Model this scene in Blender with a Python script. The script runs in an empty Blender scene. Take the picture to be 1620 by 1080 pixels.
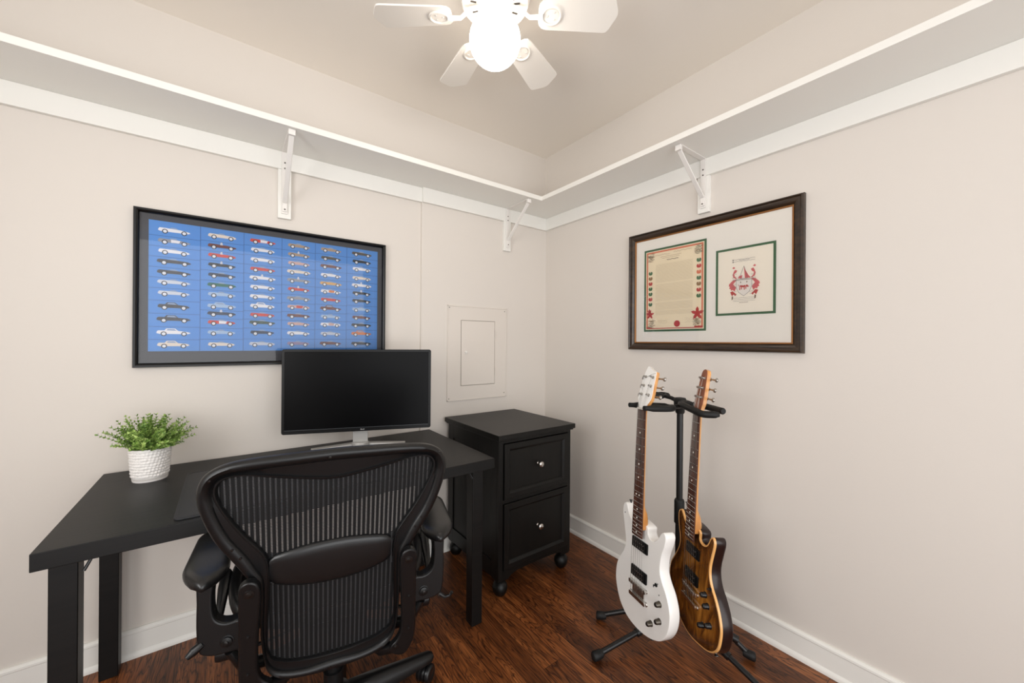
import bpy, bmesh, math, random
from mathutils import Vector, Matrix
R = math.radians
scene = bpy.context.scene
COL = scene.collection

# ------------------------------------------------------------------ camera
W_, H_ = 1620.0, 1080.0
F_, CX, CY = 605.5, 797.0, 541.0
YAW, ROLL = R(54.15), 0.0075
CAM = Vector((-1.7705, -1.9760, 1.1895))
fw = Vector((math.cos(YAW), math.sin(YAW), 0)); r0 = Vector((math.sin(YAW), -math.cos(YAW), 0)); up0 = Vector((0, 0, 1))
rt = r0*math.cos(ROLL) + up0*math.sin(ROLL); up = up0*math.cos(ROLL) - r0*math.sin(ROLL)
cd = bpy.data.cameras.new('camera'); cam = bpy.data.objects.new('camera', cd); COL.objects.link(cam)
m = Matrix.Identity(4)
for i in range(3):
    m[i][0] = rt[i]; m[i][1] = up[i]; m[i][2] = -fw[i]; m[i][3] = CAM[i]
cam.matrix_world = m
cd.sensor_fit = 'HORIZONTAL'; cd.sensor_width = 36.0; cd.lens = 36.0*F_/W_
cd.shift_x = (W_/2-CX)/W_; cd.shift_y = (CY-H_/2)/W_
cd.clip_start = 0.02
scene.camera = cam

# ------------------------------------------------------------------ view, world, lights
vs = scene.view_settings
vs.view_transform = 'Standard'; vs.look = 'None'; vs.gamma = 1.0; vs.exposure = -0.05
try: vs.use_curve_mapping = False
except Exception: pass
wd = bpy.data.worlds.new('world'); scene.world = wd; wd.use_nodes = True
bg = wd.node_tree.nodes['Background']; bg.inputs[0].default_value = (0.85, 0.92, 1.0, 1); bg.inputs[1].default_value = 1.0

def area(name, loc, direction, sx, sy, power, col):
    l = bpy.data.lights.new(name, 'AREA'); l.shape = 'RECTANGLE'; l.size = sx; l.size_y = sy
    l.energy = power; l.color = col
    o = bpy.data.objects.new(name, l); COL.objects.link(o); o.location = loc
    o.rotation_euler = Vector(direction).to_track_quat('-Z', 'Z').to_euler()
    return o
area('window_daylight', (-3.12, -1.75, 1.42), (1, 0.12, 0.0), 1.5, 1.3, 38, (1.0, 0.98, 0.96))
area('back_fill', (-1.55, -3.9, 1.2), (0.0, 1, 0.14), 2.9, 2.3, 54, (1.0, 0.975, 0.95))  # fill lamp added behind the camera, spread wide to soften its reflection
GLOBE_EMIT = 9.5

# ------------------------------------------------------------------ materials
def s2l(c):
    return tuple(((x/255)/12.92 if x/255 <= 0.04045 else ((x/255+0.055)/1.055)**2.4) for x in c)
MATS = {}
def mat(name, rgb, rough=0.5, metal=0.0, spec=0.5, coat=0.0, emit=None, es=0.0, bump=None, lin=False):
    if name in MATS: return MATS[name]
    mm = bpy.data.materials.new(name); mm.use_nodes = True
    nt = mm.node_tree; b = nt.nodes['Principled BSDF']
    c = rgb if lin else s2l(rgb)
    b.inputs['Base Color'].default_value = (*c, 1); b.inputs['Roughness'].default_value = rough
    b.inputs['Metallic'].default_value = metal; b.inputs['Specular IOR Level'].default_value = spec
    b.inputs['Coat Weight'].default_value = coat; b.inputs['Coat Roughness'].default_value = 0.12
    if emit: b.inputs['Emission Color'].default_value = (*emit, 1); b.inputs['Emission Strength'].default_value = es
    if bump:
        sc, st, det = bump
        tc = nt.nodes.new('ShaderNodeTexCoord'); n = nt.nodes.new('ShaderNodeTexNoise'); n.inputs['Scale'].default_value = sc; n.inputs['Detail'].default_value = det
        bp = nt.nodes.new('ShaderNodeBump'); bp.inputs['Strength'].default_value = st; bp.inputs['Distance'].default_value = 0.002
        nt.links.new(tc.outputs['Object'], n.inputs['Vector']); nt.links.new(n.outputs['Fac'], bp.inputs['Height']); nt.links.new(bp.outputs['Normal'], b.inputs['Normal'])
    MATS[name] = mm; return mm

wall_m = mat('wall_paint', (219, 212, 204), 0.62, spec=0.3, bump=(90, 0.10, 3))
ceil_m = mat('ceiling_paint', (240, 233, 224), 0.8, spec=0.2, bump=(60, 0.08, 3))
trim_m = mat('white_trim_paint', (237, 235, 229), 0.38, bump=(25, 0.03, 2))
brk_m = mat('white_bracket_enamel', (234, 230, 225), 0.35)
panel_m = mat('painted_panel', (220, 212, 203), 0.5)
dark_m = mat('screw_dark', (90, 84, 78), 0.5, metal=0.5)
nickel_m = mat('nickel', (176, 172, 166), 0.28, metal=1.0)
string_m = mat('string_wire', (150, 146, 140), 0.4, metal=1.0)
chrome_m = mat('chrome', (215, 212, 208), 0.18, metal=1.0)
steel_m = mat('aged_steel', (74, 74, 74), 0.35, metal=1.0)
alu_m = mat('silver_plastic', (186, 184, 180), 0.38, metal=0.35)
blackp_m = mat('black_plastic', (13, 13, 14), 0.36, spec=.42, bump=(400, 0.10, 2))
softp_m = mat('soft_black_pad', (18, 18, 19), 0.32, bump=(300, 0.05, 2))
strap_m = mat('black_mesh_band', (10, 10, 11), 0.7, spec=0.3)
thread_m = mat('grey_mesh_thread', (64, 64, 66), 0.6)
rub_m = mat('black_rubber', (20, 20, 20), 0.55, spec=0.35)
stand_m = mat('black_powder_coat', (16, 16, 17), 0.36)
glassy_m = mat('screen_black', (4, 4, 5), 0.3, spec=0.1)
bezel_m = mat('bezel_black', (7, 7, 8), 0.35, spec=.25)
bezl_m = mat('bezel_edge', (70, 74, 78), 0.3)
logo_m = mat('faint_logo', (150, 150, 150), 0.4)
leather_m = mat('black_desk_mat', (30, 31, 34), 0.5, bump=(500, 0.25, 2))
frameb_m = mat('black_frame', (8, 8, 9), 0.3, spec=.35)
matgrey_m = mat('grey_mat_board', (74, 74, 78), 0.7)
matw_m = mat('white_mat_board', (247, 242, 234), 0.75)
green_m = mat('green_mat_core', (62, 104, 68), 0.6)
paper_m = mat('cream_paper', (248, 234, 206), 0.7)
paper2_m = mat('pale_paper', (250, 242, 228), 0.7)
gold_m = mat('gilt_lip', (150, 100, 52), 0.4, metal=0.4)
white_m = mat('white_gloss', (238, 236, 232), 0.22, coat=0.4)
fan_m = mat('fan_white', (247, 242, 234), 0.4)
vent_m = mat('vent_shadow', (70, 64, 58), 0.7)
pot_m = mat('white_ceramic', (236, 232, 228), 0.55)
soil_m = mat('soil', (40, 30, 20), 0.9)
tapeg_m = mat('pearl', (225, 222, 212), 0.25)

def glass_mat():
    mm = bpy.data.materials.new('picture_glass'); mm.use_nodes = True; nt = mm.node_tree; nt.nodes.clear()
    o = nt.nodes.new('ShaderNodeOutputMaterial'); t = nt.nodes.new('ShaderNodeBsdfTransparent'); g = nt.nodes.new('ShaderNodeBsdfGlossy')
    g.inputs['Roughness'].default_value = 0.02
    fr = nt.nodes.new('ShaderNodeFresnel'); fr.inputs['IOR'].default_value = 1.45
    mx = nt.nodes.new('ShaderNodeMixShader'); nt.links.new(fr.outputs[0], mx.inputs[0]); nt.links.new(t.outputs[0], mx.inputs[1]); nt.links.new(g.outputs[0], mx.inputs[2]); nt.links.new(mx.outputs[0], o.inputs[0])
    return mm
glass_m = glass_mat()

def N(nt, t, **kw):
    n = nt.nodes.new(t)
    for k, v in kw.items(): setattr(n, k, v)
    return n
def mathn(nt, op, a, b=None, c=None):
    n = N(nt, 'ShaderNodeMath', operation=op)
    for i, x in enumerate((a, b, c)):
        if x is None: continue
        if isinstance(x, (int, float)): n.inputs[i].default_value = x
        else: nt.links.new(x, n.inputs[i])
    return n.outputs[0]
def ramp(nt, fac, stops):
    n = N(nt, 'ShaderNodeValToRGB'); e = n.color_ramp.elements
    while len(e) < len(stops): e.new(0.5)
    for el, (p, c) in zip(e, stops): el.position = p; el.color = (*c, 1)
    nt.links.new(fac, n.inputs[0]); return n.outputs[0]
def mixc(nt, fac, a, b, mode='MIX'):
    n = N(nt, 'ShaderNodeMix', data_type='RGBA', blend_type=mode)
    for i, x in ((0, fac), (6, a), (7, b)):
        if isinstance(x, (int, float)): n.inputs[i].default_value = x
        elif isinstance(x, tuple): n.inputs[i].default_value = (*x, 1)
        else: nt.links.new(x, n.inputs[i])
    return n.outputs[2]

def floor_mat():
    mm = bpy.data.materials.new('oak_floor'); mm.use_nodes = True; nt = mm.node_tree; b = nt.nodes['Principled BSDF']; L = nt.links
    tc = N(nt, 'ShaderNodeTexCoord'); sp = N(nt, 'ShaderNodeSeparateXYZ'); L.new(tc.outputs['Object'], sp.inputs[0])
    x, y = sp.outputs[0], sp.outputs[1]
    BW = 0.083
    bi = mathn(nt, 'FLOOR', mathn(nt, 'DIVIDE', x, BW))
    wn = N(nt, 'ShaderNodeTexWhiteNoise', noise_dimensions='1D'); L.new(bi, wn.inputs['W'])
    yy = mathn(nt, 'ADD', y, mathn(nt, 'MULTIPLY', wn.outputs['Value'], 3.7))
    ji = mathn(nt, 'FLOOR', mathn(nt, 'DIVIDE', yy, 0.95))
    wn2 = N(nt, 'ShaderNodeTexWhiteNoise', noise_dimensions='2D'); cb = N(nt, 'ShaderNodeCombineXYZ'); L.new(bi, cb.inputs[0]); L.new(ji, cb.inputs[1]); L.new(cb.outputs[0], wn2.inputs['Vector'])
    off = mathn(nt, 'MULTIPLY', wn2.outputs['Value'], 37.0)
    gv = N(nt, 'ShaderNodeCombineXYZ'); L.new(mathn(nt, 'MULTIPLY', x, 13.0), gv.inputs[0]); L.new(mathn(nt, 'MULTIPLY', y, 1.7), gv.inputs[1]); L.new(off, gv.inputs[2])
    n1 = N(nt, 'ShaderNodeTexNoise'); n1.inputs['Scale'].default_value = 1.0; n1.inputs['Detail'].default_value = 3; n1.inputs['Distortion'].default_value = 0.6; L.new(gv.outputs[0], n1.inputs['Vector'])
    # cathedral grain: contour bands of a stretched noise
    bands = mathn(nt, 'ABSOLUTE', mathn(nt, 'SINE', mathn(nt, 'MULTIPLY', n1.outputs['Fac'], 62.0)))
    fv = N(nt, 'ShaderNodeCombineXYZ'); L.new(mathn(nt, 'MULTIPLY', x, 260.0), fv.inputs[0]); L.new(mathn(nt, 'MULTIPLY', y, 14.0), fv.inputs[1]); L.new(off, fv.inputs[2])
    n2 = N(nt, 'ShaderNodeTexNoise'); n2.inputs['Scale'].default_value = 1.0; n2.inputs['Detail'].default_value = 4; L.new(fv.outputs[0], n2.inputs['Vector'])
    base = ramp(nt, n1.outputs['Fac'], [(0.3, s2l((86, 48, 23))), (0.55, s2l((120, 70, 36))), (0.75, s2l((154, 96, 54)))])
    tone = ramp(nt, wn2.outputs['Value'], [(0.0, (0.66, 0.62, 0.6)), (0.5, (0.95, 0.93, 0.9)), (1.0, (1.28, 1.22, 1.15))])
    c = mixc(nt, 1.0, base, tone, 'MULTIPLY')
    g1 = ramp(nt, bands, [(0.0, (0.12, 0.1, 0.09)), (0.38, (0.8, 0.78, 0.76)), (0.65, (1.12, 1.1, 1.07))])
    c = mixc(nt, 0.85, c, g1, 'MULTIPLY')
    g2 = ramp(nt, n2.outputs['Fac'], [(0.38, (0.28, 0.24, 0.22)), (0.5, (0.95, 0.95, 0.95)), (0.66, (1.3, 1.26, 1.2))])
    c = mixc(nt, 0.8, c, g2, 'MULTIPLY')
    fx = mathn(nt, 'FRACT', mathn(nt, 'DIVIDE', x, BW)); ex = mathn(nt, 'MINIMUM', fx, mathn(nt, 'SUBTRACT', 1.0, fx))
    fy = mathn(nt, 'FRACT', mathn(nt, 'DIVIDE', yy, 0.95)); ey = mathn(nt, 'MULTIPLY', mathn(nt, 'MINIMUM', fy, mathn(nt, 'SUBTRACT', 1.0, fy)), 0.95/BW)
    seam = mathn(nt, 'LESS_THAN', mathn(nt, 'MINIMUM', ex, ey), 0.012)
    c = mixc(nt, mathn(nt, 'MULTIPLY', seam, 0.75), c, (0.012, 0.006, 0.004))
    L.new(c, b.inputs['Base Color']); b.inputs['Roughness'].default_value = 0.38; b.inputs['Specular IOR Level'].default_value = 0.4
    bp = N(nt, 'ShaderNodeBump'); bp.inputs['Strength'].default_value = 0.25; bp.inputs['Distance'].default_value = 0.001
    L.new(mathn(nt, 'SUBTRACT', n2.outputs['Fac'], seam), bp.inputs['Height']); L.new(bp.outputs[0], b.inputs['Normal'])
    return mm
floor_m = floor_mat()

def grain_mat(name, ca, cb_, scale=(3, 40, 40), rough=0.4, dist=1.0, coat=0.0, bump=0.15, lo=0.35, hi=0.65, spec=0.4):
    mm = bpy.data.materials.new(name); mm.use_nodes = True; nt = mm.node_tree; b = nt.nodes['Principled BSDF']; L = nt.links
    tc = N(nt, 'ShaderNodeTexCoord'); mp = N(nt, 'ShaderNodeMapping'); mp.inputs['Scale'].default_value = scale; L.new(tc.outputs['Object'], mp.inputs[0])
    n = N(nt, 'ShaderNodeTexNoise'); n.inputs['Scale'].default_value = 1; n.inputs['Detail'].default_value = 6; n.inputs['Distortion'].default_value = dist; L.new(mp.outputs[0], n.inputs['Vector'])
    L.new(ramp(nt, n.outputs['Fac'], [(lo, s2l(ca)), (hi, s2l(cb_))]), b.inputs['Base Color'])
    b.inputs['Roughness'].default_value = rough; b.inputs['Coat Weight'].default_value = coat; b.inputs['Coat Roughness'].default_value = 0.08; b.inputs['Specular IOR Level'].default_value = spec
    bp = N(nt, 'ShaderNodeBump'); bp.inputs['Strength'].default_value = bump; bp.inputs['Distance'].default_value = 0.001
    L.new(n.outputs['Fac'], bp.inputs['Height']); L.new(bp.outputs[0], b.inputs['Normal'])
    return mm
desk_m = grain_mat('black_wood_desk', (8, 8, 8), (15, 14, 13), (4, 60, 60), 0.45, spec=.32)
cab_m = grain_mat('black_wood_cabinet', (8, 8, 7), (14, 13, 11), (50, 50, 5), 0.42, spec=.32)
maple_m = grain_mat('maple_neck', (196, 132, 70), (226, 166, 100), (60, 60, 4), 0.3, coat=0.5, bump=0.02)
rose_m = grain_mat('rosewood_board', (44, 24, 18), (92, 52, 36), (140, 140, 8), 0.62, bump=0.05)
headrose_m = grain_mat('rosewood_headstock', (112, 62, 40), (152, 92, 64), (120, 120, 8), 0.5, bump=0.03)
brframe_m = grain_mat('dark_walnut_frame', (32, 22, 14), (60, 43, 28), (5, 50, 50), 0.34, coat=0.2, bump=0.05)
sidebr_m = mat('mahogany_side', (30, 13, 11), 0.3, spec=.35, coat=0.15)
bind_m = mat('cream_binding', (226, 170, 104), 0.3, coat=0.4)

def burst_mat():
    mm = bpy.data.materials.new('tobacco_burst_top'); mm.use_nodes = True; nt = mm.node_tree; b = nt.nodes['Principled BSDF']; L = nt.links
    tc = N(nt, 'ShaderNodeTexCoord'); mp = N(nt, 'ShaderNodeMapping'); mp.inputs['Scale'].default_value = (26, 10, 9); mp.inputs['Rotation'].default_value = (0, R(35), 0); L.new(tc.outputs['Object'], mp.inputs[0])
    n = N(nt, 'ShaderNodeTexNoise'); n.inputs['Scale'].default_value = 1; n.inputs['Detail'].default_value = 6; n.inputs['Distortion'].default_value = 1.4; L.new(mp.outputs[0], n.inputs['Vector'])
    c = ramp(nt, n.outputs['Fac'], [(0.3, s2l((84, 50, 16))), (0.5, s2l((146, 92, 32))), (0.7, s2l((184, 124, 50)))])
    at = N(nt, 'ShaderNodeAttribute', attribute_name='edge_dist')
    d = mathn(nt, 'MULTIPLY', at.outputs['Fac'], 1.0)
    k = ramp(nt, d, [(0.0, (0.16, 0.11, 0.10)), (0.35, (0.5, 0.42, 0.38)), (0.75, (1, 1, 1))])
    L.new(mixc(nt, 1.0, c, k, 'MULTIPLY'), b.inputs['Base Color'])
    b.inputs['Roughness'].default_value = 0.22; b.inputs['Coat Weight'].default_value = 0.7; b.inputs['Coat Roughness'].default_value = 0.06
    return mm
burst_m = burst_mat()

def leaf_mat():
    mm = bpy.data.materials.new('leaf_green'); mm.use_nodes = True; nt = mm.node_tree; b = nt.nodes['Principled BSDF']; L = nt.links
    tc = N(nt, 'ShaderNodeTexCoord'); n = N(nt, 'ShaderNodeTexNoise'); n.inputs['Scale'].default_value = 55; n.inputs['Detail'].default_value = 2
    L.new(tc.outputs['Object'], n.inputs['Vector'])
    L.new(ramp(nt, n.outputs['Fac'], [(0.34, s2l((84, 118, 46))), (0.5, s2l((132, 164, 74))), (0.66, s2l((184, 206, 122)))]), b.inputs['Base Color'])
    b.inputs['Roughness'].default_value = 0.5
    return mm
leaf_m = leaf_mat()
def glow_mat():
    mm = bpy.data.materials.new('opal_glass_globe'); mm.use_nodes = True; b = mm.node_tree.nodes['Principled BSDF']
    b.inputs['Base Color'].default_value = (1, 0.97, 0.92, 1); b.inputs['Roughness'].default_value = 0.3
    b.inputs['Emission Color'].default_value = (1.0, 0.93, 0.84, 1); b.inputs['Emission Strength'].default_value = GLOBE_EMIT
    return mm
globe_m = glow_mat()

# ------------------------------------------------------------------ mesh helpers
def V(*a): return Vector(a)
class MB:
    def __init__(s): s.v = []; s.f = []; s.mi = []; s.cur = 0
    def add(s, vs_, fs):
        o = len(s.v); s.v += [tuple(p) for p in vs_]
        for f in fs: s.f.append([i+o for i in f]); s.mi.append(s.cur)
    def box(s, a, b):
        x0, y0, z0 = [min(p, q) for p, q in zip(a, b)]; x1, y1, z1 = [max(p, q) for p, q in zip(a, b)]
        s.add([(x0, y0, z0), (x1, y0, z0), (x1, y1, z0), (x0, y1, z0), (x0, y0, z1), (x1, y0, z1), (x1, y1, z1), (x0, y1, z1)],
              [(0, 3, 2, 1), (4, 5, 6, 7), (0, 1, 5, 4), (1, 2, 6, 5), (2, 3, 7, 6), (3, 0, 4, 7)])
    def obox(s, p, q, w, h, upv=(0, 0, 1)):
        p, q = Vector(p), Vector(q); d = (q-p).normalized(); u = Vector(upv); sd = d.cross(u).normalized(); u = sd.cross(d)
        ring = [(-w/2, -h/2), (w/2, -h/2), (w/2, h/2), (-w/2, h/2)]
        s.add([c+sd*a+u*b for c in (p, q) for a, b in ring], [(0, 3, 2, 1), (4, 5, 6, 7), (0, 1, 5, 4), (1, 2, 6, 5), (2, 3, 7, 6), (3, 0, 4, 7)])
    def loft(s, rings, closed=False, caps=True):
        n = len(rings[0]); vs_ = [p for r in rings for p in r]; fs = []
        m_ = len(rings)
        for i in range(m_ if closed else m_-1):
            for j in range(n):
                a = i*n+j; b = i*n+(j+1) % n; i2 = (i+1) % m_
                fs.append((a, b, i2*n+(j+1) % n, i2*n+j))
        if caps and not closed:
            fs.append(tuple(range(n-1, -1, -1))); fs.append(tuple((m_-1)*n+j for j in range(n)))
        s.add(vs_, fs)
    def tube(s, path, rad, n=12, closed=False, caps=True, sq=1.0, upv=(0, 0, 1)):
        path = [Vector(p) for p in path]; m_ = len(path); rads = rad if isinstance(rad, (list, tuple)) else [rad]*m_
        rings = []; ref = None
        for i, p in enumerate(path):
            if closed: d = path[(i+1) % m_]-path[i-1]
            else: d = path[min(i+1, m_-1)]-path[max(i-1, 0)]
            d.normalize()
            if ref is None:
                u = Vector(upv)
                if abs(d.dot(u)) > 0.95: u = Vector((1, 0, 0))
                ref = (u-d*u.dot(d)).normalized()
            else: ref = (ref-d*ref.dot(d)).normalized()
            sd = d.cross(ref); r = rads[i]
            rings.append([p+(ref*math.cos(2*math.pi*k/n)*sq+sd*math.sin(2*math.pi*k/n))*r for k in range(n)])
        s.loft(rings, closed, caps)
    def lathe(s, prof, c=(0, 0, 0), axis='Z', n=24):
        c = Vector(c); rings = []
        if isinstance(axis, str): ax = {'X': V(1, 0, 0), 'Y': V(0, 1, 0), 'Z': V(0, 0, 1)}[axis]
        else: ax = Vector(axis).normalized()
        u = ax.orthogonal().normalized(); w = ax.cross(u)
        for r, h in prof:
            rings.append([c+ax*h+(u*math.cos(2*math.pi*k/n)+w*math.sin(2*math.pi*k/n))*max(r, 1e-5) for k in range(n)])
        s.loft(rings)
    def prism(s, poly, d0, d1, fn):
        """poly: 2D points, fn(a,b,d) -> 3D"""
        n = len(poly); vs_ = [fn(a, b, d0) for a, b in poly]+[fn(a, b, d1) for a, b in poly]
        s.add(vs_, [tuple(range(n-1, -1, -1)), tuple(range(n, 2*n))]+[(i, (i+1) % n, n+(i+1) % n, n+i) for i in range(n)])
    def build(s, name, mats, parent=None, bevel=0, seg=2, smooth=35, sub=0, ang=30):
        me = bpy.data.meshes.new(name); me.from_pydata(s.v, [], s.f)
        if not isinstance(mats, (list, tuple)): mats = [mats]
        for q in mats: me.materials.append(q)
        me.polygons.foreach_set('material_index', s.mi)
        bm = bmesh.new(); bm.from_mesh(me); bmesh.ops.recalc_face_normals(bm, faces=bm.faces)
        big = [f for f in bm.faces if len(f.verts) > 4]
        if big: bmesh.ops.triangulate(bm, faces=big, ngon_method='EAR_CLIP') if not bevel else None
        bm.to_mesh(me); bm.free()
        if smooth:
            me.polygons.foreach_set('use_smooth', [True]*len(me.polygons)); me.set_sharp_from_angle(angle=R(smooth))
        me.update()
        o = bpy.data.objects.new(name, me); COL.objects.link(o)
        if parent is not None: o.parent = parent
        if bevel:
            b = o.modifiers.new('bevel', 'BEVEL'); b.width = bevel; b.segments = seg; b.limit_method = 'ANGLE'; b.angle_limit = R(ang); b.harden_normals = True
        if sub:
            b = o.modifiers.new('sub', 'SUBSURF'); b.levels = sub; b.render_levels = sub
        return o
def thing(name, label, cat, loc=(0, 0, 0), rz=0.0, group=None):
    o = bpy.data.objects.new(name, None); o.empty_display_size = 0.05; COL.objects.link(o)
    o.location = loc; o.rotation_euler = (0, 0, rz); o['label'] = label; o['category'] = cat
    if group: o['group'] = group
    return o
def struct(mb, name, m_, **k):
    o = mb.build(name, m_, None, **k); o['kind'] = 'structure'; return o
def bx(name, m_, a, b, parent=None, bevel=0.0, **k):
    q = MB(); q.box(a, b); return q.build(name, m_, parent, bevel=bevel, **k)
def catmull(pts, n=6, closed=True):
    out = []; m_ = len(pts); P_ = [Vector(p) for p in pts]
    for i in range(m_ if closed else m_-1):
        if closed: a, b, c, d = P_[i-1], P_[i], P_[(i+1) % m_], P_[(i+2) % m_]
        else: a, b, c, d = P_[max(i-1, 0)], P_[i], P_[i+1], P_[min(i+2, m_-1)]
        for k in range(n):
            t = k/n
            out.append(0.5*((2*b)+(c-a)*t+(2*a-5*b+4*c-d)*t*t+(3*b-a-3*c+d)*t**3))
    if not closed: out.append(P_[-1])
    return out

# ------------------------------------------------------------------ room shell
CEIL = 2.455; XL, YB = -3.0, -3.0; BUMP = 0.015; BX = -0.912
q = MB(); q.box((XL-.1, YB-.1, -.1), (.1, .1, 0)); struct(q, 'floor', floor_m, smooth=0)
q = MB(); q.box((XL-.1, YB-.1, CEIL), (.1, .1, CEIL+.1)); struct(q, 'ceiling', ceil_m, smooth=0)
q = MB(); q.box((XL-.1, 0, 0), (.1, .1, CEIL)); q.box((BX, -BUMP, 0), (0, 0.02, 2.04)); struct(q, 'wall_left', wall_m, smooth=0)
q = MB(); q.box((0, YB, 0), (.1, 0, CEIL)); struct(q, 'wall_right', wall_m, smooth=0)
# wall behind the camera with a doorway widened for the added fill lamp, side wall with a window
DX0, DX1, DZ = -2.85, -.25, 2.25
q = MB(); q.box((XL, YB-.1, 0), (DX0, YB, CEIL)); q.box((DX1, YB-.1, 0), (0, YB, CEIL)); q.box((DX0, YB-.1, DZ), (DX1, YB, CEIL)); struct(q, 'wall_back', wall_m, smooth=0)
WY0, WY1, WZ0, WZ1 = -2.5, -1.0, 0.78, 2.05
q = MB(); q.box((XL-.1, YB, 0), (XL, WY0, CEIL)); q.box((XL-.1, WY1, 0), (XL, 0, CEIL)); q.box((XL-.1, WY0, 0), (XL, WY1, WZ0)); q.box((XL-.1, WY0, WZ1), (XL, WY1, CEIL)); struct(q, 'wall_side', wall_m, smooth=0)
q = MB()
for a, b in (((XL-.08, WY0, WZ0), (XL+.02, WY0+.05, WZ1)), ((XL-.08, WY1-.05, WZ0), (XL+.02, WY1, WZ1)), ((XL-.08, WY0, WZ0), (XL+.02, WY1, WZ0+.05)), ((XL-.08, WY0, WZ1-.05), (XL+.02, WY1, WZ1)), ((XL-.07, WY0, 1.39), (XL-.03, WY1, 1.43))): q.box(a, b)
struct(q, 'window_1', trim_m, smooth=0)
q = MB()
for a, b in (((DX0-.08, YB, 0), (DX0, YB+.018, DZ+.08)), ((DX1, YB, 0), (DX1+.08, YB+.018, DZ+.08)), ((DX0, YB, DZ), (DX1, YB+.018, DZ+.08))): q.box(a, b)
struct(q, 'trim_3', trim_m, smooth=0)

def baseboard(name, p, qd, n):
    """p->qd along the wall foot, n = direction into the room"""
    p, qd, n = Vector(p), Vector(qd), Vector(n)
    prof = [(0, 0), (.0195, 0), (.0195, .008), (.017, .016), (.012, .021), (.0115, .021), (.0115, .088), (.014, .091), (.0135, .098), (.010, .103), (.006, .1055), (0, .1055)]
    b = MB(); b.loft([[e+n*t+V(0, 0, h) for t, h in prof] for e in (p, qd)]); return struct(b, name, trim_m, smooth=28)
baseboard('baseboard_left', (XL, 0, 0), (BX, 0, 0), (0, -1, 0))
b2 = baseboard('baseboard_left_corner', (BX, -BUMP, 0), (0, -BUMP, 0), (0, -1, 0))
baseboard('baseboard_right', (0, 0, 0), (0, YB, 0), (-1, 0, 0))
# cleat boards that carry the shelf
ZC0, ZC1, ZS = 1.951, 2.029, 2.053
q = MB(); q.box((XL, -.018, ZC0), (BX, 0, ZC1)); q.box((BX, -.018-BUMP, ZC0-.002), (0, -BUMP, ZC1)); struct(q, 'trim_1', trim_m, bevel=.0015)
q = MB(); q.box((-.018, YB, ZC0), (0, -.018-BUMP, ZC1)); struct(q, 'trim_2', trim_m, bevel=.0015)
# closet shelf running round the corner
SD = 0.268
sh = thing('wall_shelf', 'long white painted closet shelf running around both walls below the ceiling', 'shelf', (0, 0, ZC1))
def L2(a, b, d): return V(a, b, d)
q = MB(); q.prism([(XL, 0), (BX, 0), (BX, -BUMP), (0, -BUMP), (0, YB), (-SD+.008, YB), (-SD+.008, -SD+.008), (XL, -SD+.008)], 0.0, .0205, L2); q.build('shelf_board', trim_m, sh, smooth=0)
q = MB(); q.prism([(XL, -SD+.008), (-SD+.008, -SD+.008), (-SD+.008, YB), (-SD, YB), (-SD, -SD), (XL, -SD)], -.001, .024, L2); q.build('front_edge', trim_m, sh, bevel=.001)

def bracket(label, loc, rz, length, zlow, backplate=True):
    """local: wall plane y=0, out of the wall = -y, z measured down from the shelf underside"""
    t = thing('shelf_bracket', label, 'bracket', loc, rz, 'white steel brackets under the closet shelf')
    zb = zlow-loc[2]
    zc = ZC0-loc[2]
    bx('backing_block', trim_m, (-.026, -.018, zb-.012), (.026, 0, zc-.001), t, .0015)
    y0 = -.019
    bx('wall_arm', brk_m, (-.0125, y0-.004, zb+.008), (.0125, y0, 0), t, .001)
    q = MB(); q.box((-.0125, -length, -.004), (.0125, y0, 0)); q.box((-.0125, -length, -.024), (.0125, -length+.016, 0)); q.build('shelf_arm', brk_m, t, bevel=.002)
    q = MB()
    a = V(0, -length+.012, -.02); b = V(0, y0-.008, zb+.055)
    q.obox(a, b, .020, .007, (0, 0, 1)); q.build('brace', brk_m, t, bevel=.0025)
    bx('brace_foot', brk_m, (-.0095, y0-.009, zb+.016), (.0095, y0-.004, zb+.062), t, .002)
    for zz in (-.05, -.075, zb+.026):
        s_ = MB(); s_.lathe([(.0035, 0), (.0032, .0015), (.0015, .0022)], (0, y0-(.0088 if zz < -.08 else .004), zz), (0, -1, 0), 10); s_.build('screw', dark_m, t)
    return t
bracket('white shelf bracket above the framed car poster', (-1.567, 0, ZC1), 0, .252, 1.745)
bracket('small white shelf bracket nearest the room corner', (-.344, -BUMP, ZC1), 0, .235, 1.775)
bracket('white shelf bracket above the brown-framed certificate', (0, -1.093, ZC1), R(-90), .235, 1.797)

# ------------------------------------------------------------------ access panel
PX, PZ = -.5455, 1.124
ap = thing('access_panel', 'cream painted breaker panel cover flush on wall between monitor and corner', 'access panel', (PX, -BUMP, PZ))
q = MB(); w2, h2, dw, dh = .2085, .276, .1205, .193
for x0, x1, z0, z1 in ((-w2, w2, dh, h2), (-w2, w2, -h2, -dh), (-w2, -dw, -dh, dh), (dw, w2, -dh, dh)): q.box((x0, -.004, z0), (x1, 0, z1))
q.build('cover_plate', panel_m, ap, smooth=0)
q = MB()
for x0, x1, z0, z1 in ((-w2, w2, h2-.006, h2), (-w2, w2, -h2, -h2+.006), (-w2, -w2+.006, -h2, h2), (w2-.006, w2, -h2, h2)): q.box((x0, -.0065, z0), (x1, -.0035, z1))
q.build('rim', panel_m, ap, bevel=.001)
q = MB(); q.box((-dw+.003, -.007, -dh+.003), (dw-.003, -.001, dh-.003)); dr = q.build('door', panel_m, ap, bevel=.002)
q = MB(); q.box((-dw, -.0005, -dh), (dw, .0, dh)); q.build('recess', mat('recess_shadow', (150, 142, 132), .7), ap, smooth=0)
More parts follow.
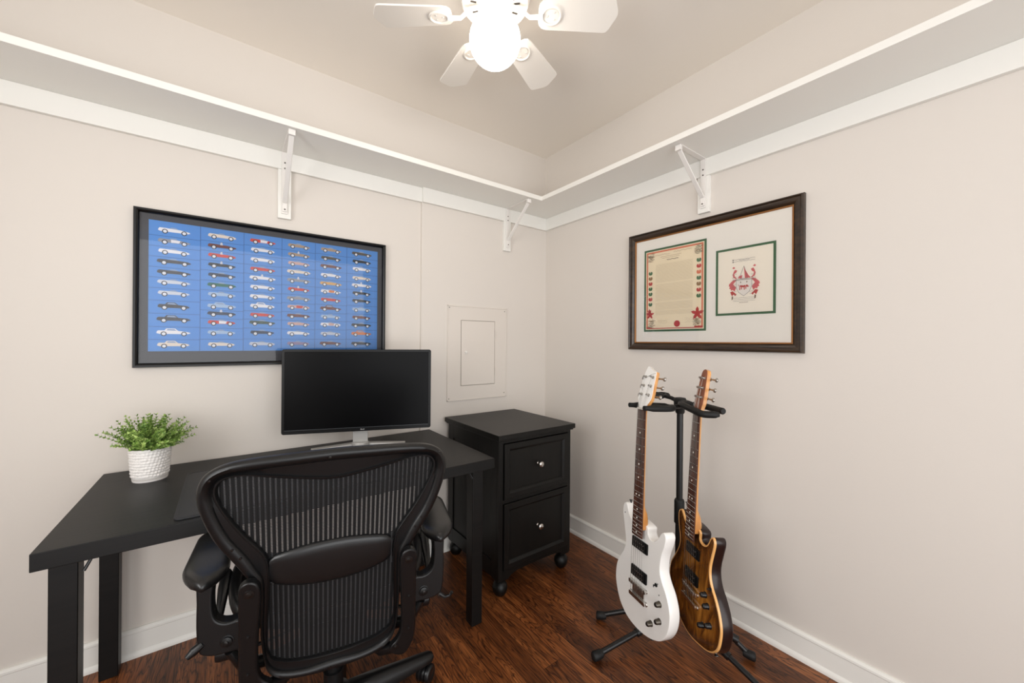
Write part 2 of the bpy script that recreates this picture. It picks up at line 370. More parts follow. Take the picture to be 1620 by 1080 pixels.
q = MB(); q.lathe([(.009, 0), (.009, .004), (.006, .009), (.002, .0095)], (-.087, -.007, .004), (0, -1, 0), 14); q.box((-.093, -.012, -.006), (-.081, -.007, .006)); q.build('latch', brk_m, dr)
for zz in (.115, -.115):
    q = MB(); q.tube([(dw+.001, -.0075, zz-.022), (dw+.001, -.0075, zz+.022)], .0032, 8); q.build('hinge', panel_m, ap)
for x, z in ((-.196, .262), (.193, .258), (.193, -.252), (-.196, -.262)):
    q = MB(); q.lathe([(.003, 0), (.0025, .0012)], (x, -.004, z), (0, -1, 0), 8); q.build('screw', dark_m, ap)

# ------------------------------------------------------------------ picture frames
def ring_frame(mb, x0, x1, z0, z1, prof):
    """prof: (inset, height out of wall); mitred rectangle frame"""
    rings = []
    for cx_, cz_, sx, sz in ((x0, z0, 1, 1), (x1, z0, -1, 1), (x1, z1, -1, -1), (x0, z1, 1, -1)):
        rings.append([V(cx_+sx*t, -h, cz_+sz*t) for t, h in prof])
    mb.loft(rings, closed=True)
def flat(mb, poly, h):  # printed shape
    n = len(poly); mb.add([(a, -h, b) for a, b in poly], [tuple(range(n))])
def rect(mb, x0, x1, z0, z1, h): flat(mb, [(x0, z0), (x1, z0), (x1, z1), (x0, z1)], h)

PXc, PZc = -1.5835, 1.384
po = thing('framed_poster', 'black-framed blue poster of rows of sports cars', 'framed picture', (PXc, 0, PZc))
hw, hh = .4725, .3005
q = MB(); ring_frame(q, -hw, hw, -hh, hh, [(0, 0), (0, .020), (.002, .024), (.008, .024), (.013, .021), (.016, .016), (.016, .004)]); q.build('frame', frameb_m, po, smooth=25)
q = MB(); q.box((-hw+.01, -.008, -hh+.01), (hw-.01, 0, hh-.01)); q.build('mat_board', matgrey_m, po, smooth=0)
# print
ax0, ax1, az0, az1 = -2.0145-PXc, -1.1495-PXc, 1.1445-PZc, 1.646-PZc
cols_x = [-1.9404, -1.7895, -1.6467, -1.5068, -1.3705, -1.2278]
cols_l = [ax0+PXc, -1.8602, -1.7154, -1.575, -1.4392, -1.299, ax1+PXc]
cols_z = [[1.6135, 1.5718, 1.5321, 1.4924, 1.4514, 1.413, 1.3706, 1.319, 1.2693, 1.2176, 1.1699],
 [1.617, 1.5756, 1.5371, 1.4978, 1.4565, 1.4158, 1.3772, 1.3295, 1.2987, 1.2622, 1.2208, 1.1717],
 [1.6187, 1.5804, 1.5383, 1.4977, 1.4601, 1.4202, 1.3796, 1.3383, 1.2999, 1.2666, 1.2238, 1.1743],
 [1.6202, 1.58, 1.5405, 1.5025, 1.4638, 1.4228, 1.3817, 1.343, 1.3027, 1.2655, 1.2236, 1.1763],
 [1.6224, 1.5827, 1.5439, 1.5018, 1.4621, 1.4248, 1.3852, 1.3438, 1.3049, 1.2676, 1.2239, 1.1777],
 [1.623, 1.5841, 1.5469, 1.502, 1.4664, 1.4274, 1.3893, 1.347, 1.3071, 1.269, 1.2266, 1.1774]]
PAL = dict(W=(232, 228, 228), G=(150, 150, 156), g=(206, 208, 214), D=(66, 64, 66), K=(34, 34, 38), C=(226, 212, 196), B=(112, 60, 48), R=(206, 66, 52), N=(44, 54, 76),
           E=(34, 104, 84), L=(166, 188, 212), T=(176, 152, 128), O=(214, 124, 60), o=(216, 168, 96), P=(206, 168, 158), V=(150, 130, 160), S=(196, 198, 206), Z=(92, 84, 72), H=(60, 78, 60))
CARS = ['Wg WG W D D gN g DS DS C C'.replace('Wg', 'W1').split(), 'C B5 R5 K5 N E L L6 N5 RW L C'.split(), 'RW W W R W5 W W W6 R H N S'.split(),
        'T T5 P C G5 R5 G PR B P W V'.split(), 'T Z B W o WO R B6 L WP S B'.split(), 'Z K W C W5 K5 K L B K O6 K'.split()]
CARS[0] = ['W', 'GW', 'W', 'D', 'D', 'g', 'g', 'D6', 'D6', 'W6', 'C6']
keys = list(PAL)
pm = [mat('print_blue', (84, 142, 208), 0.6), mat('print_blue_line', (48, 84, 138), 0.6), mat('print_tyre', (26, 26, 30), 0.6), mat('print_hub', (226, 226, 230), 0.6), mat('print_window', (140, 160, 190), 0.6)]
for k in keys: pm.append(mat('print_car_'+{'g': 'lightgrey', 'o': 'gold'}.get(k, k), PAL[k], 0.6))
q = MB(); q.cur = 0; rect(q, ax0, ax1, az0, az1, .0084)
q.cur = 1
for x in cols_l[1:-1]: rect(q, x-PXc-.0008, x-PXc+.0008, az0, az1, .0087)
rnd = random.Random(4)
for ci in range(6):
    zs = cols_z[ci]
    for k in range(len(zs)-1):
        q.cur = 1; zz = (zs[k]*.46+zs[k+1]*.54)-PZc-.002; rect(q, cols_l[ci]-PXc, cols_l[ci+1]-PXc, zz-.0007, zz+.0007, .0087)
    for k, z in enumerate(zs):
        code = CARS[ci][k]; cc = [c for c in code if c in PAL]; typ = code[-1] if code[-1] in '56' else '0'
        x = cols_x[ci]-PXc; z = z-PZc; L_ = (.049 if ci == 0 else .046)*(1+rnd.uniform(-.05, .05)); hgt = .0102
        q.cur = 5+keys.index(cc[0])
        nose = rnd.uniform(.3, .75)
        body = [(-1, -.3), (-.98, .25), (-.9, .75), (-.45, .72), (-.1, .62), (.35, .55), (.8, nose*.6), (.98, .0), (1, -.35), (.85, -.6), (-.85, -.6)]
        flat(q, [(x+a*L_, z+b*hgt) for a, b in body], .0088)
        if len(cc) > 1:
            q.cur = 5+keys.index(cc[1]); flat(q, [(x+a*L_, z+b*hgt) for a, b in [(-.2, -.5), (.3, -.5), (.38, .5), (-.2, .6)]], .0089)
        if typ == '6':
            q.cur = 5+keys.index(cc[0]); flat(q, [(x+a*L_, z+b*hgt) for a, b in [(-.55, .65), (-.42, 1.5), (.08, 1.5), (.3, .5)]], .0089)
            q.cur = 4; flat(q, [(x+a*L_, z+b*hgt) for a, b in [(-.42, .75), (-.35, 1.3), (.04, 1.3), (.18, .65)]], .009)
        elif typ == '5':
            q.cur = 5+keys.index('g'); flat(q, [(x+a*L_, z+b*hgt) for a, b in [(-.15, .5), (-.12, 1.5), (0, 1.6), (.05, .5)]], .0089)
        else:
            q.cur = 4; flat(q, [(x+a*L_, z+b*hgt) for a, b in [(-.3, .65), (-.2, 1.15), (.1, 1.15), (.25, .55)]], .0089)
        for wx in (-.58, .62):
            for rr, mi, hh_ in ((.0088, 2, .0091), (.0058, 3, .0093)):
                q.cur = mi; flat(q, [(x+wx*L_+rr*math.cos(2*math.pi*j/14), z-.0055+rr*math.sin(2*math.pi*j/14)) for j in range(14)], hh_)
q.build('car_print', pm, po, smooth=0)
q = MB(); rect(q, -hw+.012, hw-.012, -hh+.012, hh-.012, .0125); q.build('glass', glass_m, po, smooth=0)

# certificate: local x = -world y, wall at x=0
CY0 = -1.084; CZc = 1.4585
ce = thing('framed_certificate', 'brown wooden frame holding a certificate and a red family crest', 'framed picture', (0, CY0, CZc), R(-90))
fh, fv_ = .3865, .303
q = MB(); ring_frame(q, -fh, fh, -fv_, fv_, [(0, 0), (0, .016), (.003, .024), (.008, .026), (.012, .022), (.016, .022), (.026, .018), (.034, .012), (.036, .010), (.036, .004)]); q.build('frame', brframe_m, ce, smooth=25)
q = MB(); ring_frame(q, -fh+.035, fh-.035, -fv_+.035, fv_-.035, [(0, .004), (0, .0135), (.002, .0145), (.0045, .0135), (.006, .010), (.006, .004)]); q.build('gilt_lip', gold_m, ce, smooth=25)
q = MB(); q.box((-fh+.02, -.008, -fv_+.02), (fh-.02, 0, fv_-.02)); q.build('mat_board', matw_m, ce, smooth=0)
def ca(y): return -(y-CY0)    # world y -> local x
c0, c1, cz0, cz1 = .786+CY0, 1.1045+CY0, 1.2487-CZc, 1.668-CZc
k0, k1, kz0, kz1 = 1.1465+CY0, 1.3770+CY0, 1.3125-CZc, 1.6015-CZc
for (a0, a1, b0, b1) in ((c0, c1, cz0, cz1), (k0, k1, kz0, kz1)):
    q = MB(); ring_frame(q, a0, a1, b0, b1, [(0, .0075), (0, .0087), (.006, .0087), (.0095, .0087), (.0095, .0075)]); q.build('green_border', green_m, ce, smooth=0)
red_m = mat('ink_red', (196, 72, 66), 0.6); org_m = mat('ink_coral', (226, 132, 98), 0.6); grn_m = mat('ink_green', (84, 122, 84), 0.6); tan_m = mat('ink_tan', (210, 193, 163), 0.6)
ink_m = mat('ink_brown', (120, 92, 72), 0.6); pink_m = mat('ink_rose', (214, 110, 112), 0.6); gry_m = mat('ink_grey', (120, 112, 112), 0.6); wht_m = mat('ink_white', (240, 234, 226), 0.6); brn_m = mat('ink_olive', (158, 124, 84), 0.6)
q = MB(); q.cur = 0; e = .0095
rect(q, c0+e, c1-e, cz0+e, cz1-e, .0085)
q.cur = 1; o1 = .014; o2 = .0215
for r_ in ((c0+o1, c0+o2, cz0+o1, cz1-o1), (c1-o2, c1-o1, cz0+o1, cz1-o1), (c0+o2, c1-o2, cz1-o2, cz1-o1)): rect(q, *r_, .0087)
q.cur = 2; rect(q, c0+o2, c1-o2, cz0+o1, cz0+o1+.004, .0087); rect(q, c0+o1, c0+o1+.03, cz0+o1, cz0+o1+.008, .0088); rect(q, c1-o1-.04, c1-o1, cz0+o1, cz0+o1+.01, .0088)
rnd = random.Random(9)
def scribble(mb, x0, x1, z, amp, wd, h, step=.004, r_=rnd):
    x = x0; pz = z
    while x < x1:
        nz = z+r_.uniform(-amp, amp); nx = min(x+step*r_.uniform(.6, 1.3), x1)
        mb.add([(x, -h, pz-wd/2), (nx, -h, nz-wd/2), (nx, -h, nz+wd/2), (x, -h, pz+wd/2)], [(0, 1, 2, 3)]); x, pz = nx, nz
def leafshape(mb, cx_, cz_, s_, a=math.pi/2, h=.0089, lobes=0):
    pts = []
    for j in range(20):
        t = 2*math.pi*j/20; r_ = s_*(1 if not lobes else (1+.45*math.cos(lobes*t)))
        x_, z_ = r_*math.cos(t)*1.0, r_*math.sin(t)*(.8 if not lobes else 1)
        if not lobes: x_ *= (1.15 if math.cos(t) > 0 else .9)
        pts.append((cx_+x_*math.cos(a)-z_*math.sin(a), cz_+x_*math.sin(a)+z_*math.cos(a)))
    flat(mb, pts, h)
seq_l = [4, 6, 2, 4, 4, 2, 4]; seq_r = [4, 2, 1, 4, 6, 2, 4]
for s_, seq, xx in ((0, seq_l, c0+.036), (1, seq_r, c1-.034)):
    for j, cm in enumerate(seq):
        zz = (1.575 if s_ else 1.545)-CZc-j*(.0265+.001*s_)
        q.cur = cm; leafshape(q, xx-.0035, zz, .0088, math.pi/2+.35); leafshape(q, xx+.0035, zz, .0088, math.pi/2-.35, .00895); q.cur = 0; leafshape(q, xx, zz+.005, .0018, math.pi/2, .0091)
for xx, zz, s_ in ((c0+.034, 1.335-CZc, .017), (c1-.040, 1.33-CZc, .022), (c0+.030, 1.352-CZc, .009)):
    q.cur = 2; leafshape(q, xx, zz, s_, math.pi/2, .009, 5)
q.cur = 6
for bx_, bz_, sg in ((c0+.03, 1.628-CZc, 1), (c1-.03, 1.63-CZc, -1), (c0+.035, 1.29-CZc, 1), (c1-.035, 1.29-CZc, -1)):
    for j in range(34):
        t = rnd.uniform(0, 1); q.cur = rnd.choice([6, 6, 4, 5]); scribble(q, bx_+sg*rnd.uniform(-.008, .022)-.006, bx_+sg*rnd.uniform(-.008, .022)+.008, bz_+rnd.uniform(-.022, .018), .004, .0012, .0089)
for x in (.04, .15): scribble(q, c0+x+.01, c0+x+.1, cz1-.035-(.0 if x < .1 else -.004), .003, .0012, .0089)
q.cur = 3
z = 1.585
while z > 1.33:
    if abs(z-1.49) > .004 and abs(z-1.398) > .004 and abs(z-1.355) > .003:
        scribble(q, c0+.065, c1-.062, z-CZc, .0005, .0007, .0088, .003)
    z -= .0037
for a_, b_, z_, w_ in ((.09, .2, 1.622, .001), (.1, .19, 1.614, .001)): q.cur = 6; scribble(q, c0+a_, c0+b_, z_-CZc, .0012, w_, .0089, .003)
q.cur = 5; scribble(q, c0+.125, c0+.185, 1.603-CZc, .0028, .0026, .0089, .0028)
q.cur = 3
for j in range(3): scribble(q, c0+.08, c0+.13, 1.305-CZc-j*.006, .004, .001, .0089); scribble(q, c0+.22, c0+.26, 1.31-CZc-j*.009, .004, .001, .0089)
q.cur = 2; sx, sz = .966+CY0, 1.2855-CZc; flat(q, [(sx+.0155*math.cos(t*.2618), sz+.0155*math.sin(t*.2618)) for t in range(24)], .0091)
q.build('certificate', [paper_m, org_m, red_m, tan_m, grn_m, ink_m, brn_m], ce, smooth=0)
# crest sheet
q = MB(); q.cur = 0; rect(q, k0+e, k1-e, kz0+e, kz1-e, .0085)
cxk = 1.2605+CY0
def K(pts, h, cur, mirror=False):
    q.cur = cur; pp = [((-(a) if mirror else a)+cxk, b-CZc) for a, b in pts]; flat(q, pp, h)
def outline(pts, wd, h, cur):
    q.cur = cur
    for i in range(len(pts)):
        a, b = Vector(pts[i]), Vector(pts[(i+1) % len(pts)]); d = (b-a); n_ = Vector((-d.y, d.x)).normalized()*wd/2
        q.add([(cxk+p.x, -h, p.y-CZc) for p in (a-n_, b-n_, b+n_, a+n_)], [(0, 1, 2, 3)])
for mir in (False, True):
    K([(-.028, 1.463), (-.044, 1.461), (-.058, 1.447), (-.060, 1.438), (-.055, 1.436), (-.058, 1.428), (-.052, 1.425), (-.050, 1.418), (-.044, 1.421), (-.036, 1.414), (-.030, 1.430), (-.042, 1.445)], .0087, 1, mir)
    K([(-.040, 1.498), (-.035, 1.506), (-.026, 1.502), (-.030, 1.494), (-.038, 1.488), (-.036, 1.478), (-.027, 1.468), (-.030, 1.465), (-.042, 1.474), (-.044, 1.486)], .0087, 1, mir)
    K([(-.046, 1.514), (-.040, 1.520), (-.034, 1.514), (-.040, 1.510)], .0087, 1, mir)
    K([(-.054, 1.412), (-.044, 1.416), (-.036, 1.408), (-.028, 1.400), (-.034, 1.394), (-.040, 1.402), (-.046, 1.394), (-.050, 1.402)], .0087, 3, mir)
    q.cur = 4
    for j in range(7): scribble(q, cxk+(-.05 if not mir else .02)+rnd.uniform(0, .01), cxk+(-.028 if not mir else .045), 1.40+.014*j-CZc+rnd.uniform(-.004, .004), .004, .0009, .0089)
K([(0, 1.516), (.006, 1.500), (.016, 1.480), (.026, 1.466), (.004, 1.466)], .0088, 1)
K([(-.030, 1.462), (-.024, 1.478), (-.010, 1.484), (0, 1.475), (.002, 1.464)], .0087, 2)
K([(-.024, 1.468), (-.018, 1.478), (-.006, 1.480), (-.008, 1.466)], .0088, 1)
outline([(0, 1.518), (-.012, 1.484), (-.014, 1.466), (.014, 1.466), (.008, 1.492)], .0012, .0090, 4)
sh_ = [(-.044, 1.462), (.044, 1.462), (.040, 1.440), (.026, 1.412), (.0, 1.390), (-.026, 1.412), (-.040, 1.440)]
K([(-.030, 1.460), (.030, 1.460), (.030, 1.430), (.02, 1.408), (.0, 1.392), (-.02, 1.408), (-.030, 1.430)], .0090, 2)
outline([(-.030, 1.460), (.030, 1.460), (.030, 1.430), (.02, 1.408), (.0, 1.392), (-.02, 1.408), (-.030, 1.430)], .0012, .0092, 4)
outline([(-.044, 1.463), (.044, 1.463)], .0014, .0092, 4)
K([(-.019, 1.434), (-.012, 1.438), (-.002, 1.436), (.006, 1.437), (.008, 1.431), (.000, 1.428), (-.010, 1.430)], .0094, 3)
K([(.008, 1.436), (.013, 1.439), (.016, 1.434), (.021, 1.431), (.016, 1.428), (.009, 1.430)], .0094, 3)
for lx, lz in ((-.017, 1.419), (-.010, 1.421), (.001, 1.419), (.007, 1.422)): K([(lx, 1.431), (lx+.003, 1.431), (lx+.0025, lz), (lx+.005, lz-.001), (lx-.001, lz-.001)], .0095, 3)
K([(-.019, 1.434), (-.023, 1.440), (-.020, 1.444), (-.0215, 1.439), (-.018, 1.436)], .0094, 3)
for x_ in (-.012, .012): K([(x_-.002, 1.450), (x_, 1.455), (x_+.002, 1.450), (x_, 1.446)], .0094, 5)
for z_ in (1.548, 1.5395): q.cur = 4; scribble(q, cxk-.042, cxk+.042, z_-CZc, .0012, .0009, .0089); K([(-.045, z_-.003), (-.041, z_-.003), (-.041, z_+.003), (-.045, z_+.003)], .0089, 4)
q.cur = 4; scribble(q, cxk-.02, cxk+.02, 1.544-CZc, .0015, .0011, .0089, .002)
for z_ in (1.385, 1.378, 1.371): q.cur = 4; scribble(q, cxk-.042, cxk+.042, z_-CZc, .0006, .0008, .0089)
q.cur = 5; scribble(q, cxk-.018, cxk+.016, 1.3645-CZc, .0006, .0012, .0089, .002)
for mx in (-.045, .043): K([(mx-.003, 1.378), (mx+.002, 1.380), (mx+.003, 1.392), (mx-.002, 1.394)], .0089, 5)
q.build('crest_sheet', [paper2_m, pink_m, wht_m, red_m, gry_m, ink_m], ce, smooth=0)
q = MB(); rect(q, -fh+.036, fh-.036, -fv_+.036, fv_-.036, .0105); q.build('glass', glass_m, ce, smooth=0)

# ------------------------------------------------------------------ desk
DT = .705
dk = thing('desk', 'black wooden writing desk along the poster wall', 'desk', (-1.4925, -.34, 0))
def dl(x, y, z): return (x+1.4925, y+.34, z)
q = MB(); q.box(dl(-2.128, -.66, DT-.042), dl(-.862, -.012-.009, DT)); q.build('desktop', desk_m, dk, bevel=.0018)
for xs in ((-2.112, -2.126), (-.938, -.938)):
    for x, y in ((xs[0], -.612), (xs[1], -.085)):
        q = MB(); q.box(dl(x, y, .0), dl(x+.050, y+.050, DT-.043)); q.build('leg', desk_m, dk, bevel=.003)
q = MB(); q.box(dl(-1.80, -.57, DT-.075), dl(-.94, -.55, DT-.043)); q.build('front_rail', desk_m, dk, bevel=.002)
q = MB(); q.box(dl(-2.08, -.05, DT-.09), dl(-.9, -.035, DT-.043)); q.build('rear_rail', desk_m, dk, bevel=.002)
for x in (-2.09, -.92):
    q = MB(); q.box(dl(x, -.57, DT-.07), dl(x+.02, -.08, DT-.043)); q.build('side_rail', desk_m, dk, bevel=.002)
for x, sg in ((-2.053, 1), (-.94, -1)):
    q = MB(); q.tube([dl(x, -.61, DT-.085), dl(x+sg*.012, -.605, DT-.06), dl(x+sg*.045, -.60, DT-.047)], .004, 8); q.build('corner_brace', stand_m, dk)

# desk mat
mt = thing('desk_mat', 'thin black leather desk mat lying on the desk under the monitor', 'desk mat', (-1.478, -.415, DT))
def rrect(x0, x1, y0, y1, r, n=6):
    out = []
    for cx_, cy_, a0 in ((x1-r, y1-r, 0), (x0+r, y1-r, 90), (x0+r, y0+r, 180), (x1-r, y0+r, 270)):
        for k in range(n+1): a = R(a0+90*k/n); out.append((cx_+r*math.cos(a), cy_+r*math.sin(a)))
    return out
q = MB(); q.prism(rrect(-.407, .407, -.222, .222, .018), 0.0002, .004, L2); mp_ = q.build('mat_sheet', leather_m, mt, bevel=.001)
q = MB(); q.tube([(a, b, .0042) for a, b in rrect(-.400, .400, -.215, .215, .016)], .0006, 5, closed=True); q.build('stitching', mat('mat_stitch', (46, 46, 48), .6), mp_)

# ------------------------------------------------------------------ monitor
MR = math.atan2(-.21, .58)
mo = thing('computer_monitor', 'wide black flat-screen computer monitor switched off on silver stand', 'monitor', (-1.25, -.11, DT), 0)
mc = Vector((-1.296, -.240)) ; cs, sn = math.cos(MR), math.sin(MR)
def ml(a, d, z):   # a along screen, d = behind the screen
    return V(mc.x+cs*a-sn*d+1.25, mc.y+sn*a+cs*d+.11, z-DT)
hw_ = .3085; zb_, zt_ = .793, 1.1525
q = MB(); q.prism(rrect(-hw_, hw_, zb_, zt_, .009), 0.0, .022, lambda a, b, d: ml(a, d, b)); q.build('housing', bezel_m, mo, bevel=.002)
q = MB(); q.prism(rrect(-hw_*.6, hw_*.6, zb_+.06, zt_-.08, .02), .0221, .045, lambda a, b, d: ml(a, d, b)); q.build('rear_cover', bezel_m, mo, bevel=.006)
q = MB()
for x0, x1, z0, z1 in ((-hw_+.001, -hw_+.012, zb_+.008, zt_-.008), (hw_-.012, hw_-.001, zb_+.008, zt_-.008), (-hw_+.009, hw_-.009, zt_-.011, zt_-.001), (-hw_+.009, hw_-.009, zb_+.001, zb_+.017)):
    q.prism([(x0, z0), (x1, z0), (x1, z1), (x0, z1)], -.0022, -.0001, lambda a, b, d: ml(a, d, b))
q.build('bezel', bezel_m, mo, bevel=.0008)
q = MB(); q.prism([(-hw_+.012, zb_+.0165), (hw_-.012, zb_+.0165), (hw_-.012, zb_+.018), (-hw_+.012, zb_+.018)], -.0026, -.0012, lambda a, b, d: ml(a, d, b)); q.build('bezel_line', bezl_m, mo, smooth=0)
q = MB(); q.prism([(-hw_+.012, zb_+.017), (hw_-.012, zb_+.017), (hw_-.012, zt_-.011), (-hw_+.012, zt_-.011)], -.0008, -.0001, lambda a, b, d: ml(a, d, b)); q.build('screen', glassy_m, mo, smooth=0)
q = MB()
for k, (x0, w_, h_) in enumerate(((.004, .004, .005), (.0085, .002, .003), (.011, .0025, .0032), (.0142, .0022, .003), (.017, .003, .0045))):
    q.prism([(x0, zb_+.0065), (x0+w_, zb_+.0065), (x0+w_, zb_+.0065+h_), (x0, zb_+.0065+h_)], -.0026, -.0021, lambda a, b, d: ml(a, d, b))
q.build('logo', logo_m, mo, smooth=0)
q = MB(); q.prism([(-.032, DT+.022), (.032, DT+.022), (.032, .93), (-.032, .93)], .0461, .060, lambda a, b, d: ml(a, d, b)); q.build('stand_neck', alu_m, mo, bevel=.002)
q = MB()
def bar(p, r_, w0, h0): q.obox(p, r_, w0, h0)
nk = ml(0, .053, DT+.0165)
bar(nk+V(.0, .03, -.003), V(-1.475+1.25, -.165+.11, .0125), .034, .014); bar(nk+V(.0, .03, -.003), V(-1.10+1.25, -.27+.11, .0125), .034, .014)
q.lathe([(.036, -.010), (.036, .012), (.030, .016)], (nk.x, nk.y, nk.z), 'Z', 20)
q.build('stand_foot', alu_m, mo, bevel=.003)

# ------------------------------------------------------------------ filing cabinet
fc = thing('filing_cabinet', 'black two-drawer wooden filing cabinet with round metal knobs in corner', 'cabinet', (-.5235, -.29, 0))
def fl(x, y, z): return (x+.5235, y+.29, z)
q = MB(); q.box(fl(-.775, -.567, .741), fl(-.283, -.035, .765)); q.build('top', cab_m, fc, bevel=.002)
q = MB(); q.box(fl(-.768, -.560, .733), fl(-.29, -.038, .741)); q.build('top_moulding', cab_m, fc, bevel=.003)
q = MB()
q.box(fl(-.750, -.522, .125), fl(-.297, -.05, .733))                       # carcass
for x0, x1 in ((-.755, -.730), (-.312, -.292)): q.box(fl(x0, -.54, .085), fl(x1, -.5225, .733))  # stiles
q.box(fl(-.73, -.54, .718), fl(-.312, -.52, .733)); q.box(fl(-.73, -.54, .437), fl(-.312, -.52, .454))
# sides rails
q.box(fl(-.755, -.5222, .085), fl(-.7503, -.48, .733)); q.box(fl(-.755, -.10, .085), fl(-.750, -.045, .733)); q.box(fl(-.755, -.48, .66), fl(-.750, -.10, .733)); q.box(fl(-.755, -.48, .085), fl(-.750, -.10, .16))
q.box(fl(-.2967, -.5222, .085), fl(-.292, -.48, .733)); q.box(fl(-.297, -.10, .085), fl(-.292, -.045, .733)); q.box(fl(-.297, -.48, .66), fl(-.292, -.10, .733)); q.box(fl(-.297, -.48, .085), fl(-.292, -.10, .16))
q.build('body', cab_m, fc, bevel=.0012)
q = MB(); ap_ = [(-.73, .126), (-.312, .126), (-.312, .085), (-.345, .085), (-.365, .098), (-.40, .106), (-.52, .109), (-.64, .106), (-.675, .098), (-.695, .085), (-.73, .085)]
q.prism(ap_, -.5395, -.522, lambda a, b, d: V(*fl(a, d, b))); q.build('apron', cab_m, fc, smooth=0)
for z0, z1, kz in ((.456, .716, .589), (.128, .435, .283)):
    q = MB(); x0, x1 = -.727, -.315
    q.box(fl(x0, -.536, z0), fl(x1, -.523, z1))
    rings = []
    for cx_, cz_, sx_, sz_ in ((x0, z0, 1, 1), (x1, z0, -1, 1), (x1, z1, -1, -1), (x0, z1, 1, -1)):
        rings.append([V(*fl(cx_+sx_*t, -y, cz_+sz_*t)) for t, y in ((.0, .530), (0, .545), (.002, .547), (.026, .547), (.030, .5445), (.034, .542), (.038, .537), (.038, .530))])
    q.loft(rings, closed=True); dw_ = q.build('drawer', cab_m, fc, smooth=25)
    q = MB(); c_ = fl(-.512, -.536, kz); q.lathe([(.008, 0), (.0055, .003), (.0050, .012), (.009, .016), (.0145, .020), (.0155, .024), (.0135, .028), (.008, .0305), (.001, .031)], c_, (0, -1, 0), 20)
    q.build('knob', chrome_m, dw_, smooth=60)
for x in (-.722, -.325):
    for y in (-.508, -.08):
        q = MB(); q.lathe([(.016, .0), (.024, .006), (.033, .020), (.036, .036), (.033, .052), (.024, .064), (.018, .068), (.024, .072), (.026, .0845)], fl(x, y, 0), 'Z', 24); q.build('foot', cab_m, fc, smooth=60)
for a_, b_ in (((-.752, -.535, .078), (-.69, -.48, .0845)), ((-.355, -.535, .078), (-.295, -.48, .0845)), ((-.752, -.11, .078), (-.69, -.05, .1245)), ((-.355, -.11, .078), (-.295, -.05, .1245))): bx('corner_block', cab_m, fl(*a_), fl(*b_), fc)

# ------------------------------------------------------------------ potted plant
pl = thing('potted_plant', 'small bushy green plant in a textured white pot on the desk', 'plant', (-1.985, -.175, DT))
q = MB(); q.lathe([(.044, .0), (.0465, .0), (.0475, .006), (.048, .007)], (0, 0, .0003), 'Z', 48); q.build('pot_foot', pot_m, pl)
rings = []; NZ, NT = 44, 120; rp = random.Random(3)
for i in range(NZ+1):
    z = .008+.104*i/NZ; r_ = .0485+.0075*(i/NZ)**.8
    if i < 3: r_ -= .0008*(3-i)
    row = []
    for j in range(NT):
        a = 2*math.pi*j/NT; bump_ = 0
        if 3 < i < NZ-2:
            k = (i//3); ph = k*1.7; bump_ = .0013*math.sin(i*2*math.pi/4+.9*math.sin(a*7+ph))+.0010*math.sin(a*34+ph*3)+rp.uniform(-.0006, .0006)
        row.append(V((r_+bump_)*math.cos(a), (r_+bump_)*math.sin(a), z))
    rings.append(row)
for r_, z in ((.0550, .1122), (.0525, .110), (.052, .09)): rings.append([V(r_*math.cos(2*math.pi*j/NT), r_*math.sin(2*math.pi*j/NT), z) for j in range(NT)])
q = MB(); q.loft(rings); q.build('pot', pot_m, pl, smooth=80)
q = MB(); q.lathe([(.0515, .0905), (.0515, .099), (.03, .104), (.001, .105)], (0, 0, 0), 'Z', 24); q.build('soil', soil_m, pl)
rp = random.Random(11); q = MB()
def leaf(mb, p, d, n_, L_, wd):
    d = d.normalized(); s_ = d.cross(n_).normalized(); u = s_.cross(d)
    pts = [p, p+d*L_*.35+s_*wd+u*wd*.25, p+d*L_*.75+s_*wd*.75+u*wd*.2, p+d*L_-u*wd*.2, p+d*L_*.75-s_*wd*.75+u*wd*.2, p+d*L_*.35-s_*wd+u*wd*.25, p+d*L_*.4, p+d*L_*.75]
    mb.add(pts, [(0, 1, 6), (1, 2, 7, 6), (2, 3, 7), (3, 4, 7), (4, 5, 6, 7), (5, 0, 6)])
for k in range(170):
    a = rp.uniform(0, 2*math.pi); el = rp.random(); tilt = (el**.75)*R(82); L_ = rp.uniform(.065, .132)*(1-.10*el)
    b0 = V(math.cos(a)*.035*rp.random(), math.sin(a)*.035*rp.random(), .10)
    d0 = V(math.cos(a)*math.sin(tilt), math.sin(a)*math.sin(tilt), math.cos(tilt)); pts = []; p = b0.copy(); d = (d0+V(0, 0, .5)).normalized(); ns = 11
    for i in range(ns+1):
        pts.append(p.copy()); t = i/ns; d = (d+d0*.16+V(rp.uniform(-.2, .2), rp.uniform(-.2, .2), rp.uniform(-.12, .12)-.02*t)).normalized(); p = p+d*L_/ns
    q.cur = 1; q.tube(pts, [.0009*(1-.5*i/ns) for i in range(ns+1)], 4)
    q.cur = 0
    for i in range(2, ns+1):
        dd = (pts[i]-pts[i-1]).normalized(); o_ = dd.orthogonal().normalized(); o2_ = dd.cross(o_)
        for jj in range(3):
            th = i*2.1+jj*2.09+rp.uniform(-.4, .4); sd = o_*math.cos(th)+o2_*math.sin(th)
            leaf(q, pts[i], (sd*.8+dd*.75+V(0, 0, .15)), dd, rp.uniform(.009, .0150)*(1.1-.3*i/ns), rp.uniform(.0020, .0032))
q.build('foliage', [leaf_m, mat('stem_green', (96, 124, 58), .6)], pl, smooth=0)

